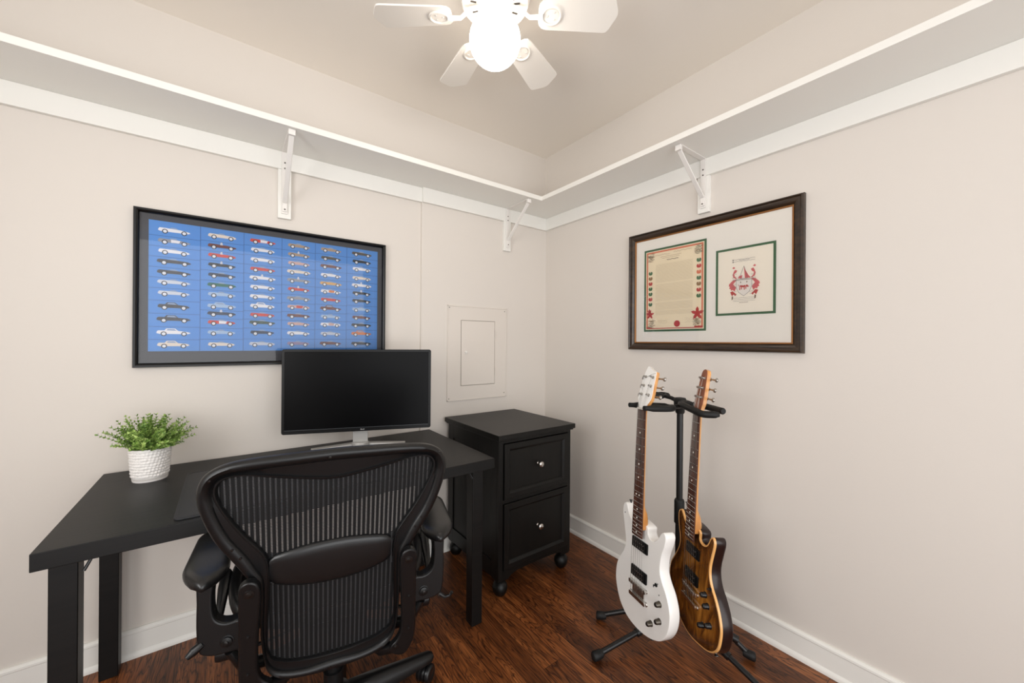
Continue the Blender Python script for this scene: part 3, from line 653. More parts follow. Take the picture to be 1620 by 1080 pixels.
# ------------------------------------------------------------------ office chair
A_ = R(-11.8)
chr_ = thing('office_chair', 'black mesh-back ergonomic swivel chair pulled up to the desk', 'chair', (-1.553, -.975, 0), A_)
T12 = math.tan(R(12))
def bk(u, z, r_=0.0):      # point on the back plane, r_ = rearward offset
    return V(u, -(z-.6)*T12-r_+.22*u*u, z)
half_o = [(0, .944), (.07, .942), (.15, .938), (.205, .931), (.240, .916), (.259, .892), (.2645, .855), (.256, .81), (.235, .752), (.203, .697), (.180, .655), (.164, .62), (.158, .56), (.158, .49), (.153, .43), (.142, .388), (.11, .361), (.05, .352), (0, .350)]
half_i = [(0, .871), (.06, .878), (.13, .891), (.178, .900), (.210, .8975), (.2265, .882), (.227, .853), (.209, .81), (.183, .765), (.157, .728), (.141, .70), (.136, .66), (.138, .61), (.142, .55), (.145, .485), (.143, .445), (.128, .42), (.085, .403), (0, .395)]
half_i[-1] = (0, .3955)
def mirror(h): return [Vector(p) for p in h]+[Vector((-p[0], p[1])) for p in h[-2:0:-1]]
oo = catmull(mirror(half_o), 4); ii = catmull(mirror(half_i), 4)
rings = []
for a, b in zip(oo, ii):
    w_ = (b-a).length; tw = min(.027, .66*w_)
    prof = [(0, -.012), (-.001, -.004), (0, .004), (.004, .010), (.010, .0135), (tw-.008, .0115), (tw-.002, .006), (tw, .001), (w_-.009 if w_-.009 > tw else tw+.001, -.001), (w_-.006, .004), (w_-.003, .004), (w_, .0), (w_+.0005, -.010), (w_*.6, -.013)]
    rings.append([bk(*(a+(b-a)*(t/w_)), r_) for t, r_ in prof])
q = MB(); q.loft(rings, closed=True); fr = q.build('back_frame', blackp_m, chr_, smooth=50)
for u, z in ((-.012, .9285), (-.2385, .900), (.2415, .908), (-.01, .364), (.205, .735), (-.205, .735), (.19, .712), (-.19, .712)):
    q = MB(); p = bk(u, z, .012 if z > .8 and abs(u) < .1 or z < .4 else .0105); q.lathe([(.0035, 0), (.003, .0015), (.001, .0018)], p, (0, -1, -.2), 10); q.build('screw', steel_m, fr)
# pellicle bands
poly = [(p.x, p.y) for p in ii]
def spans_u(u):
    zs = []
    for i in range(len(poly)):
        (x0, z0), (x1, z1) = poly[i], poly[(i+1) % len(poly)]
        if (x0-u)*(x1-u) < 0: zs.append(z0+(z1-z0)*(u-x0)/(x1-x0))
    zs.sort(); return [(zs[k], zs[k+1]) for k in range(0, len(zs)-1, 2)]
def spans_z(z):
    us = []
    for i in range(len(poly)):
        (x0, z0), (x1, z1) = poly[i], poly[(i+1) % len(poly)]
        if (z0-z)*(z1-z) < 0: us.append(x0+(x1-x0)*(z-z0)/(z1-z0))
    us.sort(); return [(us[k], us[k+1]) for k in range(0, len(us)-1, 2)]
q = MB(); pitch = .0106
for k in range(-22, 23):
    u = k*pitch+.0004
    for z0, z1 in spans_u(u):
        z0 -= .005; z1 += .005; n_ = max(2, int((z1-z0)/.03)); w_ = .0034
        rr = []
        for j in range(n_+1):
            z = z0+(z1-z0)*j/n_
            rr.append([bk(u-w_, z, -.007), bk(u+w_, z, -.007), bk(u+w_, z, -.0058), bk(u, z, -.0050), bk(u-w_, z, -.0058)])
        q.loft(rr)
q.build('mesh_band', strap_m, chr_, smooth=0)['kind'] = 'stuff'
q = MB(); z = .40; rz_ = random.Random(5)
while z < .9:
    for u0, u1 in spans_z(z):
        u0 -= .004; u1 += .004; n_ = max(2, int((u1-u0)/.02)); hz = .00095
        q.loft([[bk(u0+(u1-u0)*j/n_, z-hz, -.0082), bk(u0+(u1-u0)*j/n_, z+hz, -.0082), bk(u0+(u1-u0)*j/n_, z+hz, -.0074), bk(u0+(u1-u0)*j/n_, z-hz, -.0074)] for j in range(n_+1)])
    z += .0036
q.build('mesh_thread', thread_m, chr_, smooth=0)['kind'] = 'stuff'
# lumbar pad
NU = 25; rings = []
for j in range(NU):
    t = j/(NU-1); u = -.137+.268*t; s_ = 2*t-1
    top = .716-.020*abs(s_)**2.2; bot = .604+.026*abs(s_)**2.4; c_ = (top+bot)/2; hh_ = (top-bot)/2*(1 if 0 < j < NU-1 else .85)
    th = .016*(1-abs(s_)**6*.45); rg = []
    for k in range(16):
        a = 2*math.pi*k/16; ca_, sa = math.cos(a), math.sin(a)
        zz = c_+hh_*(abs(sa)**.7)*(1 if sa > 0 else -1); dd = th*(abs(ca_)**.8)*(1 if ca_ > 0 else -.25)
        rg.append(bk(u, zz, dd*.9+.0005-.004))
    rings.append(rg)
q = MB(); q.loft(rings); q.build('lumbar_pad', softp_m, chr_, smooth=60)
# uprights behind the back
pp = [(.150, .62), (.151, .645), (.158, .660), (.171, .666), (.184, .661), (.1915, .648), (.1935, .60), (.1965, .50), (.199, .44), (.198, .40), (.190, .372), (.175, .352), (.158, .352), (.141, .364), (.134, .378), (.138, .390), (.150, .402), (.158, .420), (.161, .45), (.158, .52), (.153, .58)]
for s_ in (1, -1):
    q = MB(); po_ = [(v.x*s_, v.y) for v in catmull([Vector(p) for p in pp], 3)]
    q.prism(po_, .016, .040, lambda a, b, d: bk(a, b, d)); up_ = q.build('back_upright', blackp_m, chr_, bevel=.006, seg=4, smooth=60, ang=50)
    for (u, z, r_) in ((.171, .637, .0085), (.147, .386, .006), (.176, .53, .003), (.18, .43, .003)):
        q = MB(); p = bk(u*s_, z, .0400); q.lathe([(r_*1.25, -.001), (r_*1.2, .0012), (r_*.7, .0016), (r_*.65, .003), (r_*.2, .0036)], p, (0, -1, -.21), 14); q.build('bolt', steel_m if r_ > .005 else blackp_m, up_)
# arms
arm = [(.196, .520), (.206, .535), (.225, .5335), (.240, .5375), (.251, .549), (.2555, .57), (.2565, .60), (.256, .640), (.285, .640), (.2865, .59), (.287, .54), (.285, .50), (.280, .476), (.268, .468), (.250, .463), (.215, .463), (.198, .467)]
for s_ in (1, -1):
    q = MB(); po_ = [(v.x*s_, v.y) for v in catmull([Vector(p) for p in arm], 3)]
    q.prism(po_, .045, .078, lambda a, b, d: V(a, d, b)); am = q.build('arm_post', blackp_m, chr_, bevel=.009, seg=4, smooth=60, ang=50)
    q = MB(); q.lathe([(.0145, -.001), (.0145, .001), (.0115, .0015), (.011, .005), (.006, .0065), (.001, .007)], (.228*s_, .045, .492), (0, -1, 0), 20); q.build('arm_knob', blackp_m, am)
    q = MB(); q.lathe([(.005, 0), (.004, .0015), (.001, .002)], (.228*s_, .038, .492), (0, -1, 0), 12); q.build('bolt', steel_m, am)
    q = MB(); q.tube([(.275*s_, .05, .468), (.290*s_, .045, .458), (.303*s_, .04, .462), (.309*s_, .038, .472)] if s_ > 0 else [(-.275, .05, .498), (-.290, .045, .488), (-.301, .04, .480)], [.006, .005, .004, .005] if s_ > 0 else [.008, .010, .006], 10); q.build('arm_lever', blackp_m, am)
    q = MB(); q.lathe([(.020, -.02), (.022, -.012), (.022, .012), (.018, .016)], (.236*s_, .085, .446), (1, 0, 0), 18); q.build('height_knob', blackp_m, am)
    # pad: teardrop
    rings = []; n_ = 18
    for j in range(n_):
        t = j/(n_-1); v = .018+.275*t; wv = .047*(math.sin(math.pi*min(1, (t*3+.06))/2) if t < .32 else 1)*(1-.28*max(0, t-.3)) * (math.sqrt(max(.02, 1-max(0, (t-.86)/.14)**2)))
        uc = (.270+.034*t)*s_; zt = .660-.004*(1-t)-.010*max(0, (.16-t)/.16)**2; zb = .620+.006*t+.012*max(0, (.12-t)/.12)
        rg = []
        for k in range(20):
            a = 2*math.pi*k/20; x_ = wv*(abs(math.cos(a))**.75)*(1 if math.cos(a) > 0 else -1); sn_ = math.sin(a)
            z_ = (zt+zb)/2+(zt-zb)/2*(abs(sn_)**.7)*(1 if sn_ > 0 else -1)
            rg.append(V(uc+x_, v, z_))
        rings.append(rg)
    q = MB(); q.loft(rings); q.build('armrest_pad', softp_m, chr_, smooth=70)
    q = MB(); q.box((.266*s_, .06, .612), (.292*s_, .19, .630)); q.build('pad_mount', blackp_m, chr_, bevel=.003)
# seat
sc_ = [(-.205, .115), (-.245, .16), (-.262, .23), (-.265, .32), (-.25, .43), (-.20, .485), (-.10, .51), (0, .515), (.10, .51), (.20, .485), (.25, .43), (.265, .32), (.262, .23), (.245, .16), (.205, .115), (.1, .095), (0, .09), (-.1, .095)]
so = catmull([Vector(p) for p in sc_], 4)
def seatz(u, v): return .452+.055*(abs(u)/.26)**3+.015*math.sin(v*5)-.06*max(0, (v-.38)/.13)**2
q = MB(); rings = []
for p in so:
    c_ = Vector((0, .26)); d = (c_-p).normalized(); rg = []
    for t, h in ((0, 0), (.002, .012), (.010, .018), (.024, .014), (.032, 0), (.026, -.014), (.010, -.020), (.001, -.012)):
        x_ = p+d*t; rg.append(V(x_.x, x_.y, seatz(p.x, p.y)+h))
    rings.append(rg)
q.loft(rings, closed=True); q.build('seat_frame', blackp_m, chr_, smooth=60)
q = MB(); vs_ = []; G = 20
grid = []
for a in range(G+1):
    row = []
    for b in range(len(so)):
        p = so[b]; c_ = Vector((0, .26)); x_ = c_+(p-c_)*(a/G)*.93; row.append(V(x_.x, x_.y, seatz(p.x*(a/G)**2, x_.y)-.012*(1-(a/G)**2)))
    grid.append(row)
q.loft(grid[1:]); q.build('seat_mesh', strap_m, chr_, smooth=60)
for s_ in (1, -1):
    q = MB(); q.tube([(.274*s_, .30, .50), (.276*s_, .27, .535), (.272*s_, .22, .52), (.270*s_, .16, .47)], [.008, .014, .014, .008], 10); q.build('seat_clip', blackp_m, chr_)
# tilt mechanism and arms' cross member
q = MB(); q.box((-.085, .08, .325), (.085, .34, .415)); q.build('tilt_housing', blackp_m, chr_, bevel=.02, seg=3)
for s_ in (1, -1):
    q = MB(); q.tube([(.07*s_, .15, .37), (.14*s_, .10, .385), (.20*s_, .065, .41), (.225*s_, .06, .46)], [.022, .020, .018, .016], 12, sq=.7); q.build('support_arm', blackp_m, chr_, smooth=60)
    q = MB(); q.tube([(.08*s_, .13, .35), (.12*s_, .07, .345), (.155*s_, .028, .372)], [.018, .016, .014], 12); q.build('lower_link', blackp_m, chr_, smooth=60)
    q = MB(); q.tube([(.085*s_, .22, .37), (.16*s_, .20, .365), (.22*s_, .195, .36)], [.005, .005, .009], 8, sq=.6); q.build('lever', blackp_m, chr_)
q = MB(); q.lathe([(.028, .06), (.028, .20), (.020, .20), (.020, .335)], (0, .24, 0), 'Z', 20); q.build('gas_lift', blackp_m, chr_)
BC = V(0, .24, 0)
q = MB(); q.lathe([(.052, .070), (.058, .085), (.058, .115), (.045, .135), (.028, .14)], BC, 'Z', 24); q.build('base_hub', blackp_m, chr_, smooth=50)
for k in range(5):
    a = R(13+72*k); d = V(math.cos(a), math.sin(a), 0); sd = V(-math.sin(a), math.cos(a), 0); rings = []
    for r_, w_, z0, z1 in ((.035, .034, .070, .132), (.12, .030, .070, .124), (.22, .025, .071, .110), (.29, .022, .072, .101), (.318, .020, .074, .097), (.328, .013, .078, .092)):
        c_ = BC+d*r_; rings.append([c_+sd*x_+V(0, 0, z_) for x_, z_ in ((-w_, z0), (w_, z0), (w_, z0+(z1-z0)*.55), (w_*.6, z1-.003), (0, z1), (-w_*.6, z1-.003), (-w_, z0+(z1-z0)*.55))])
    q = MB(); q.loft(rings); q.build('base_leg', blackp_m, chr_, smooth=50)
    c_ = BC+d*.305+sd*.004; wd_ = (d*math.cos(.6)+sd*math.sin(.6)) ; ax_ = wd_.cross(V(0, 0, 1))
    q = MB(); q.lathe([(.005, .05), (.005, .078)], (c_.x, c_.y, 0), 'Z', 10)
    hood = []
    q.lathe([(.026, -.006), (.028, 0), (.026, .006)], c_+V(0, 0, .029), ax_, 20); cs_ = q.build('caster', blackp_m, chr_, smooth=50)
    for g in (-1, 1):
        q = MB(); q.lathe([(.004, -.009), (.024, -.009), (.0285, -.006), (.0288, .004), (.025, .008), (.018, .0095), (.016, .008), (.003, .0085)], c_+V(0, 0, .0288)+ax_*g*.0165, ax_*g, 26); q.build('wheel', softp_m, cs_, smooth=50)

# ------------------------------------------------------------------ guitar stand
st = thing('guitar_stand', 'black tubular floor stand with padded yokes holding two guitars', 'guitar stand', (-.272, -1.133, 0))
SO = V(-.272, -1.133, 0)
def sl(x, y, z): return V(x, y, z)-SO
q = MB(); q.tube([(0, 0, .10), (0, 0, .50)], .0150, 20); q.build('lower_pole', stand_m, st)
q = MB(); q.tube([(0, 0, .49), (0, 0, .945)], .0125, 20); q.build('upper_pole', stand_m, st)
q = MB(); q.lathe([(.0150, .455), (.0195, .46), (.0195, .548), (.017, .555), (.0125, .557)], (0, 0, 0), 'Z', 24); q.build('height_collar', rub_m, st, smooth=50)
q = MB(); q.lathe([(.015, .905), (.0180, .91), (.0180, .927), (.023, .932), (.0245, .960), (.020, .968), (.006, .970)], (0, 0, 0), 'Z', 24); q.build('top_hub', rub_m, st, smooth=50)
q = MB(); q.lathe([(.02, .085), (.032, .09), (.034, .15), (.024, .16), (.018, .175)], (0, 0, 0), 'Z', 24); q.build('base_hub', rub_m, st, smooth=50)
feet = [(-.466, -.888), (-.645, -1.022), (-.166, -1.36), (-.315, -1.50)]
for x, y in feet:
    f = sl(x, y, .018); d = V(f.x, f.y, 0).normalized()
    q = MB(); mid = d*.185+V(0, 0, .066)
    q.tube([d*.02+V(0, 0, .125), d*.06+V(0, 0, .105), mid], .0105, 14); q.tube([mid-d*.015+V(0, 0, .005), mid+d*.022-V(0, 0, .006)], .0145, 14)
    q.tube([mid, f+V(0, 0, .004)-d*.01], .0100, 14); lg = q.build('leg', stand_m, st)
    q = MB(); e0 = f-d*.028+V(0, 0, .004); q.tube([e0, e0+d*.006, f-d*.005+V(0, 0, .001), f+d*.010, f+d*.014], [.0125, .0150, .0165, .0165, .011], 16); q.build('rubber_foot', rub_m, lg, smooth=60)

S_ = .96
def basis(m_):
    return [V(*[m_[r][c] for r in range(3)]) for c in range(3)]
WM = [[-0.3131934, 0.9466761, 0.0755930], [-0.9489023, -0.3151808, 0.0156649], [0.0386550, -0.0668242, 0.9970157]]
BMx = [[-0.5437349, 0.8377404, 0.0504319], [-0.8392190, -0.5432999, -0.0231670], [0.0079917, -0.0549201, 0.9984588]]
WP = V(-0.6242, -1.1788, 0.1911); BP = V(-0.4780, -1.2806, 0.1869)
wl, wn_, wu = basis(WM); bl_, bn_, bu_ = basis(BMx)
def on_g(P0, l_, n_, u_, a, d, z): return P0+(l_*a+n_*d+u_*z)*S_ - SO
def yoke(pts_arm, prongs):
    q = MB(); q.tube(pts_arm, .0085, 12); yk = q.build('yoke_arm', rub_m, st, smooth=60)
    for pr_ in prongs:
        q = MB(); pth = catmull([Vector(p) for p in pr_], 4, closed=False); n_ = len(pth)
        q.tube(pth, [.0115 if 1 < i < n_-2 else .0085 for i in range(n_)], 14); q.build('yoke_prong', rub_m, yk, smooth=60)
hubp = V(0, 0, .950)
zw = .805
gc = lambda a, d, z=zw: on_g(WP, wl, wn_, wu, a, d, z)
yoke([hubp, gc(.0, .16, .812), gc(0, .11, .808)], [[gc(0, .115, .81), gc(.036, .095, .808), gc(.042, .05, .806), gc(.042, -.035, .806)], [gc(0, .115, .81), gc(-.036, .095, .808), gc(-.042, .05, .808), gc(-.042, -.035, .808)]])
gb = lambda a, d, z=.812: on_g(BP, bl_, bn_, bu_, a, d, z)
yoke([hubp, gb(-.12, .02, .816), gb(-.095, .02, .814)], [[gb(-.10, .02), gb(-.085, -.020), gb(-.05, -.034), gb(.03, -.036, .806), gb(.068, -.032, .802), gb(.088, -.012, .804), gb(.092, .012, .806)], [gb(-.10, .02), gb(-.085, .050), gb(-.05, .056), gb(.03, .056), (gb(.05, .056))]])
yoke([hubp, hubp+V(.02, .05, .01), hubp+V(.035, .09, .012)], [[hubp+V(.035, .085, .012), hubp+V(.0, .105, .014), hubp+V(-.01, .16, .016)], [hubp+V(.035, .085, .012), hubp+V(.07, .10, .012), hubp+V(.075, .155, .012)]])
# ------------------------------------------------------------------ guitars
def guitar(name, label, M3, P0, outline, body_mats, head_fn, kw):
    g = thing(name, label, 'guitar', P0)
    mx_ = Matrix(M3).to_4x4(); g.rotation_euler = mx_.to_euler()
    def p3(a, b, d): return V(a, d, b)*S_
    ol = catmull([Vector(p) for p in outline], 5); n_ = len(ol); cen = Vector((0.0, .2))
    F0, F1 = .006, .050          # face / back depth
    def inset(t):
        out = []
        for i in range(n_):
            d = (ol[(i+1) % n_]-ol[i-1]).normalized(); nn = Vector((-d.y, d.x)); out.append(ol[i]+nn*t*kw['wind'])
        return out
    # body side + back
    q = MB(); rings = []
    for t, d in ((.0025, F0+.0004), (.0007, F0+.0016), (0, F0+.005), (0, F1-.007), (.002, F1-.0025), (.007, F1)):
        rings.append([p3(p.x, p.y, d) for p in inset(t)])
    q.loft(rings); body = q.build('body', body_mats[1], g, smooth=40)
    # top face with an interior grid so that the finish can follow the edge
    q = MB(); q.add([p3(p.x, p.y, F0) for p in inset(.002)], [tuple(range(n_))]); q.add([p3(p.x, p.y, F0+.002) for p in inset(.002)], [tuple(range(n_-1, -1, -1))])
    me_ = q.build('top', body_mats[0], g, smooth=0)
    bm = bmesh.new(); bm.from_mesh(me_.data)
    for it in range(4): bmesh.ops.subdivide_edges(bm, edges=[e_ for e_ in bm.edges if e_.calc_length() > .014], cuts=1)
    bm.to_mesh(me_.data); bm.free()
    at = me_.data.attributes.new('edge_dist', 'FLOAT', 'POINT')
    vals = []
    for v_ in me_.data.vertices:
        a = Vector((v_.co.x/S_, v_.co.z/S_)); vals.append(min(1.0, min((a-o_).length for o_ in ol)/.07))
    at.data.foreach_set('value', vals)
    me_.data.polygons.foreach_set('use_smooth', [True]*len(me_.data.polygons))
    if body_mats[2]:
        q = MB(); r1 = inset(-.0003); r2 = inset(.0045)
        q.loft([[p3(p.x, p.y, F0+.0065) for p in r1], [p3(p.x, p.y, F0-.0003) for p in inset(.0006)], [p3(p.x, p.y, F0-.0006) for p in r2], [p3(p.x, p.y, F0+.0065) for p in r2]]); q.build('binding', body_mats[2], g, smooth=40)
    FB = -.009
    # neck
    q = MB(); rings = []
    for z, w_, dp in ((.372, .0275, .034), (.40, .027, .034), (.425, .0265, .028), (.45, .026, .017), (.50, .0255, .0145), (.70, .0225, .0125), (.78, .0215, .0125), (.793, .0213, .0145), (.800, .0210, .018)):
        rg = []
        for k in range(9):
            a = math.pi*k/8; pw = .55 if dp > .02 else 1.0
            rg.append(p3(w_*math.cos(a), z, FB+.0005+dp*(math.sin(a)**pw)))
        rings.append(rg)
    q.loft(rings); nk_ = q.build('neck', maple_m, g, smooth=50)
    q = MB(); rings = []
    for z, w_ in ((.342, .0282), (.57, .0245), (.797, .0213)):
        rings.append([p3(w_, z, FB), p3(w_, z, FB-.004), p3(w_*.5, z, FB-.0055), p3(0, z, FB-.006), p3(-w_*.5, z, FB-.0055), p3(-w_, z, FB-.004), p3(-w_, z, FB)])
    q.loft(rings); fb = q.build('fretboard', rose_m, g, smooth=30)
    q = MB(); fz = []
    for k in range(0, 23):
        z = .797-.635*(1-2**(-k/12)); fz.append(z)
        if k and z > .343: w_ = .0213+(.0282-.0213)*(.797-z)/.455; q.tube([p3(-w_, z, FB-.0043), p3(-w_*.5, z, FB-.0060), p3(w_*.5, z, FB-.0060), p3(w_, z, FB-.0043)], .0011, 6)
    q.build('frets', chrome_m, fb)
    q = MB()
    for k in (3, 5, 7, 9, 15, 17, 19, 21, 12):
        zc = (fz[k]+fz[k-1])/2
        for dx in ((-.008, .008) if k == 12 else (0,)): q.lathe([(.0030, 0), (.0030, .0006)], p3(dx, zc, FB-.0060), (0, -1, 0), 10)
    q.build('inlays', tapeg_m, fb)
    q = MB(); q.box(p3(-.0215, .797, FB+.001), p3(.0215, .803, FB-.0085)); q.build('nut', mat('bone_nut', (206, 200, 190), .4), g, bevel=.0006)
    # headstock, tilted back about the nut
    ta = R(kw['tilt']); c_, s_ = math.cos(ta), math.sin(ta)
    def hp(a, b, d):     # b measured from the nut top along the headstock, d = behind its face
        z = .803+b*c_-d*s_*-0; return V(a, FB-.002+b*s_+d*c_, .803+b*c_-d*s_)*S_
    hol = [(v.x, v.y) for v in catmull([Vector(p) for p in kw['head']], 4)] if kw['hsmooth'] else kw['head']
    q = MB(); q.prism(hol, .0012, .0150, hp)
    for i_ in range(len(hol)):
        a_, b_ = hol[i_], hol[(i_+1) % len(hol)]
        if not kw['hsmooth'] and kw.get('logo') and min(a_[1], b_[1]) > .128 and max(a_[0], b_[0]) < .030: q.mi[2+i_] = 1
    hs = q.build('headstock', [maple_m, kw['face']], g, bevel=.0012, smooth=40)
    q = MB(); q.prism(hol, -.0004, .0013, hp); q.build('headstock_face', kw['face'], hs, smooth=30)
    if kw.get('logo'):
        q = MB()
        for a0, b0, a1, b1, w_ in kw['logo']:
            d = Vector((a1-a0, b1-b0)).normalized(); nn = Vector((-d.y, d.x))*w_/2
            q.add([hp(a0-nn.x, b0-nn.y, -.0006), hp(a1-nn.x, b1-nn.y, -.0006), hp(a1+nn.x, b1+nn.y, -.0006), hp(a0+nn.x, b0+nn.y, -.0006)], [(0, 1, 2, 3)])
        q.build('logo', dark_m, hs, smooth=0)
    posts = []
    for sd, row in ((-1, kw['pegs'][0]), (1, kw['pegs'][1])):
        for (a, b) in row:
            q = MB(); hn = hp(0, 0, -1)-hp(0, 0, 0); c0_ = hp(a, b, 0)
            q.lathe([(.0052, -.0), (.0052, .0018), (.0032, .0022), (.0030, .010), (.0036, .0105), (.0036, .012), (.001, .0125)], c0_, hn, 14)
            e0 = hp(a, b, .018); e1 = hp(a+sd*.030, b, .019); q.tube([e0, e1], .0028, 8); q.lathe([(.006, -.004), (.007, .0), (.006, .004)], e0, hn, 12)
            e2 = hp(a+sd*.031, b, .019); e3 = hp(a+sd*.046, b, .019); m1 = (e2+e3)/2
            q.tube([e2, e2+(e3-e2)*.2, m1, e2+(e3-e2)*.8, e3], [.003, .0062, .0076, .0066, .002], 12, sq=.55, upv=(0, 0, 1) if 0 else tuple(hn.normalized())); q.build('tuning_peg', nickel_m, hs, smooth=50); posts.append((sd, hp(a, b, -.008)))
    # hardware
    for zc in kw['pickups']:
        q = MB(); q.prism(rrect(-.042, .042, zc-.0185, zc+.0185, .003), F0, F0-.006, p3)
        pk = q.build('pickup', mat('pickup_black', (9, 9, 10), .45, spec=.3), g, bevel=.001)
        q = MB(); q.prism(rrect(-.034, .034, zc-.0155, zc+.0155, .002), F0-.006, F0-.0095, p3); q.build('pickup_cover', mat('pickup_black', (9, 9, 10), .45, spec=.3), pk, bevel=.001)
        q = MB()
        for r_ in (-.008, .008):
            for j in range(6): q.lathe([(.0021, 0), (.0021, .0008), (.001, .001)], p3(-.026+.0104*j, zc+r_, F0-.0095), (0, -1, 0), 8)
        q.build('pole_pieces', chrome_m, pk)
    q = MB(); q.prism(rrect(-.046, .046, .158, .172, .004), F0-.004, F0-.012, p3)
    for j in range(6): q.box(p3(-.031+.0124*j-.0045, .160, F0-.012), p3(-.031+.0124*j+.0045, .170, F0-.0145))
    for sg in (-1, 1): q.lathe([(.0065, 0), (.0065, .002), (.004, .0025), (.004, .006)], p3(sg*.041, .165, F0), (0, -1, 0), 12)
    q.build('bridge', chrome_m, g, bevel=.0008)
    q = MB()
    if kw['tail'] == 'block':
        q.prism(rrect(-.044, .044, .116, .130, .004), F0-.0035, F0-.011, p3); q.box(p3(-.032, .130, F0-.001), p3(.032, .158, F0-.005))
    else: q.prism(rrect(-.048, .048, .118, .131, .006), F0-.0035, F0-.012, p3)
    for sg in (-1, 1): q.lathe([(.0075, 0), (.0075, .002), (.005, .0025), (.005, .005)], p3(sg*.042, .123, F0), (0, -1, 0), 12)
    q.build('tailpiece', chrome_m, g, bevel=.0015)
    for j in range(6):
        xn = -.0175+.007*j; xb = -.031+.0124*j; sd, pp_ = posts[j if j < 3 else j]
        order = {0: 0, 1: 1, 2: 2, 3: 5, 4: 4, 5: 3}[j]; pp_ = posts[order][1]
        q = MB(); r_ = .00050-.00004*j
        q.tube([p3(xb, .124, F0-.010), p3(xb, .165, F0-.0150), p3(xn, .80, FB-.0090), pp_], r_, 5); q.build('string', string_m, g)
    for (a, b, kind) in kw['knobs']:
        q = MB(); q.lathe([(.0095, 0), (.0095, .002), (.0085, .004), (.0080, .014), (.0065, .0165), (.001, .017)], p3(a, b, F0), (0, -1, 0), 20); kb = q.build('control_knob', kw['knobm'], g, smooth=45)
        q = MB(); q.lathe([(.0098, .0), (.0098, .0008)], p3(a, b, F0), (0, -1, 0), 20); q.lathe([(.0064, .0166), (.0055, .0176), (.001, .0178)], p3(a, b, F0), (0, -1, 0), 16); q.build('knob_ring', steel_m, kb)
    for (a, b) in kw['switch']:
        q = MB(); q.lathe([(.006, 0), (.006, .002), (.003, .003)], p3(a, b, F0), (0, -1, 0), 12); q.tube([p3(a, b, F0-.003), p3(a+.004, b+.003, F0-.014)], [.0015, .0028], 8); q.build('selector_switch', rub_m, g)
    for (a, b, dx, dz) in kw['straps']:
        q = MB(); q.lathe([(.003, -.002), (.003, .006), (.0062, .009), (.0062, .011), (.002, .012)], p3(a, b, .028), (dx, 0, dz), 14); q.build('strap_button', steel_m, g)
    for (a, b) in kw['screws']:
        q = MB(); q.lathe([(.0022, 0), (.0018, .001)], p3(a, b, F0), (0, -1, 0), 8); q.build('screw', steel_m, g)
    return g
w_out = [(-.101, .425), (-.109, .416), (-.1125, .400), (-.112, .385), (-.105, .357), (-.097, .328), (-.0905, .302), (-.088, .277), (-.100, .243), (-.124, .208), (-.139, .175), (-.143, .14), (-.140, .112), (-.128, .080), (-.106, .048), (-.07, .024), (-.03, .0145), (.012, .014),
         (.05, .020), (.085, .032), (.115, .049), (.137, .075), (.150, .105), (.1555, .14), (.151, .172), (.136, .207), (.115, .236), (.103, .262), (.102, .290), (.108, .323), (.1195, .354), (.1255, .38), (.122, .393), (.112, .3985), (.101, .390), (.087, .367), (.070, .351), (.050, .348), (.036, .362), (.030, .385), (-.030, .392), (-.040, .372), (-.058, .376), (-.074, .390), (-.084, .410), (-.091, .424)]
b_out = [(-.098, .408), (-.108, .402), (-.1145, .388), (-.113, .362), (-.104, .33), (-.095, .303), (-.096, .275), (-.108, .248), (-.130, .213), (-.150, .180), (-.158, .145), (-.154, .112), (-.138, .078), (-.110, .046), (-.07, .018), (-.03, .004), (.01, .0005),
         (.062, .011), (.110, .026), (.142, .046), (.163, .072), (.172, .103), (.174, .141), (.161, .179), (.139, .213), (.116, .239), (.103, .266), (.101, .299), (.110, .34), (.118, .372), (.1175, .390), (.107, .400), (.095, .390), (.087, .373), (.073, .356), (.052, .350), (.036, .357), (.030, .385), (-.030, .392), (-.040, .374), (-.058, .376), (-.074, .390), (-.082, .400), (-.089, .407)]
def wind(o):
    s_ = sum(o[i][0]*o[(i+1) % len(o)][1]-o[(i+1) % len(o)][0]*o[i][1] for i in range(len(o))); return 1 if s_ > 0 else -1
guitar('electric_guitar', 'white electric guitar with maple neck, left on the black stand', WM, WP, w_out, (white_m, white_m, None), None, dict(
    wind=wind(w_out), tilt=14, hsmooth=False, face=white_m, logo=[(-.012, .118, .008, .128, .0014), (.008, .128, .028, .134, .001), (-.004, .122, .004, .119, .002)],
    head=[(.0205, .0), (.023, .012), (.030, .024), (.036, .034), (.037, .045), (.034, .090), (.032, .132), (.029, .140), (.014, .143), (.004, .148), (-.010, .157), (-.017, .160), (-.022, .157), (-.027, .145), (-.030, .130), (-.034, .090), (-.036, .045), (-.035, .034), (-.029, .022), (-.022, .010), (-.0205, 0)],
    pegs=([(-.019, .050), (-.019, .084), (-.019, .118)], [(.020, .050), (.020, .084), (.020, .118)]), pickups=(.308, .206), tail='block',
    knobs=((.107, .163, 0), (.109, .109, 0), (.069, .077, 0)), knobm=mat('aged_nickel', (92, 86, 78), .3, metal=.9), switch=((.088, .215),), straps=((-.094, .424, -.1, 1), (.05, .020, .2, -1)), screws=((.075, .203), (-.098, .388), (.103, .19), (.095, .222))))
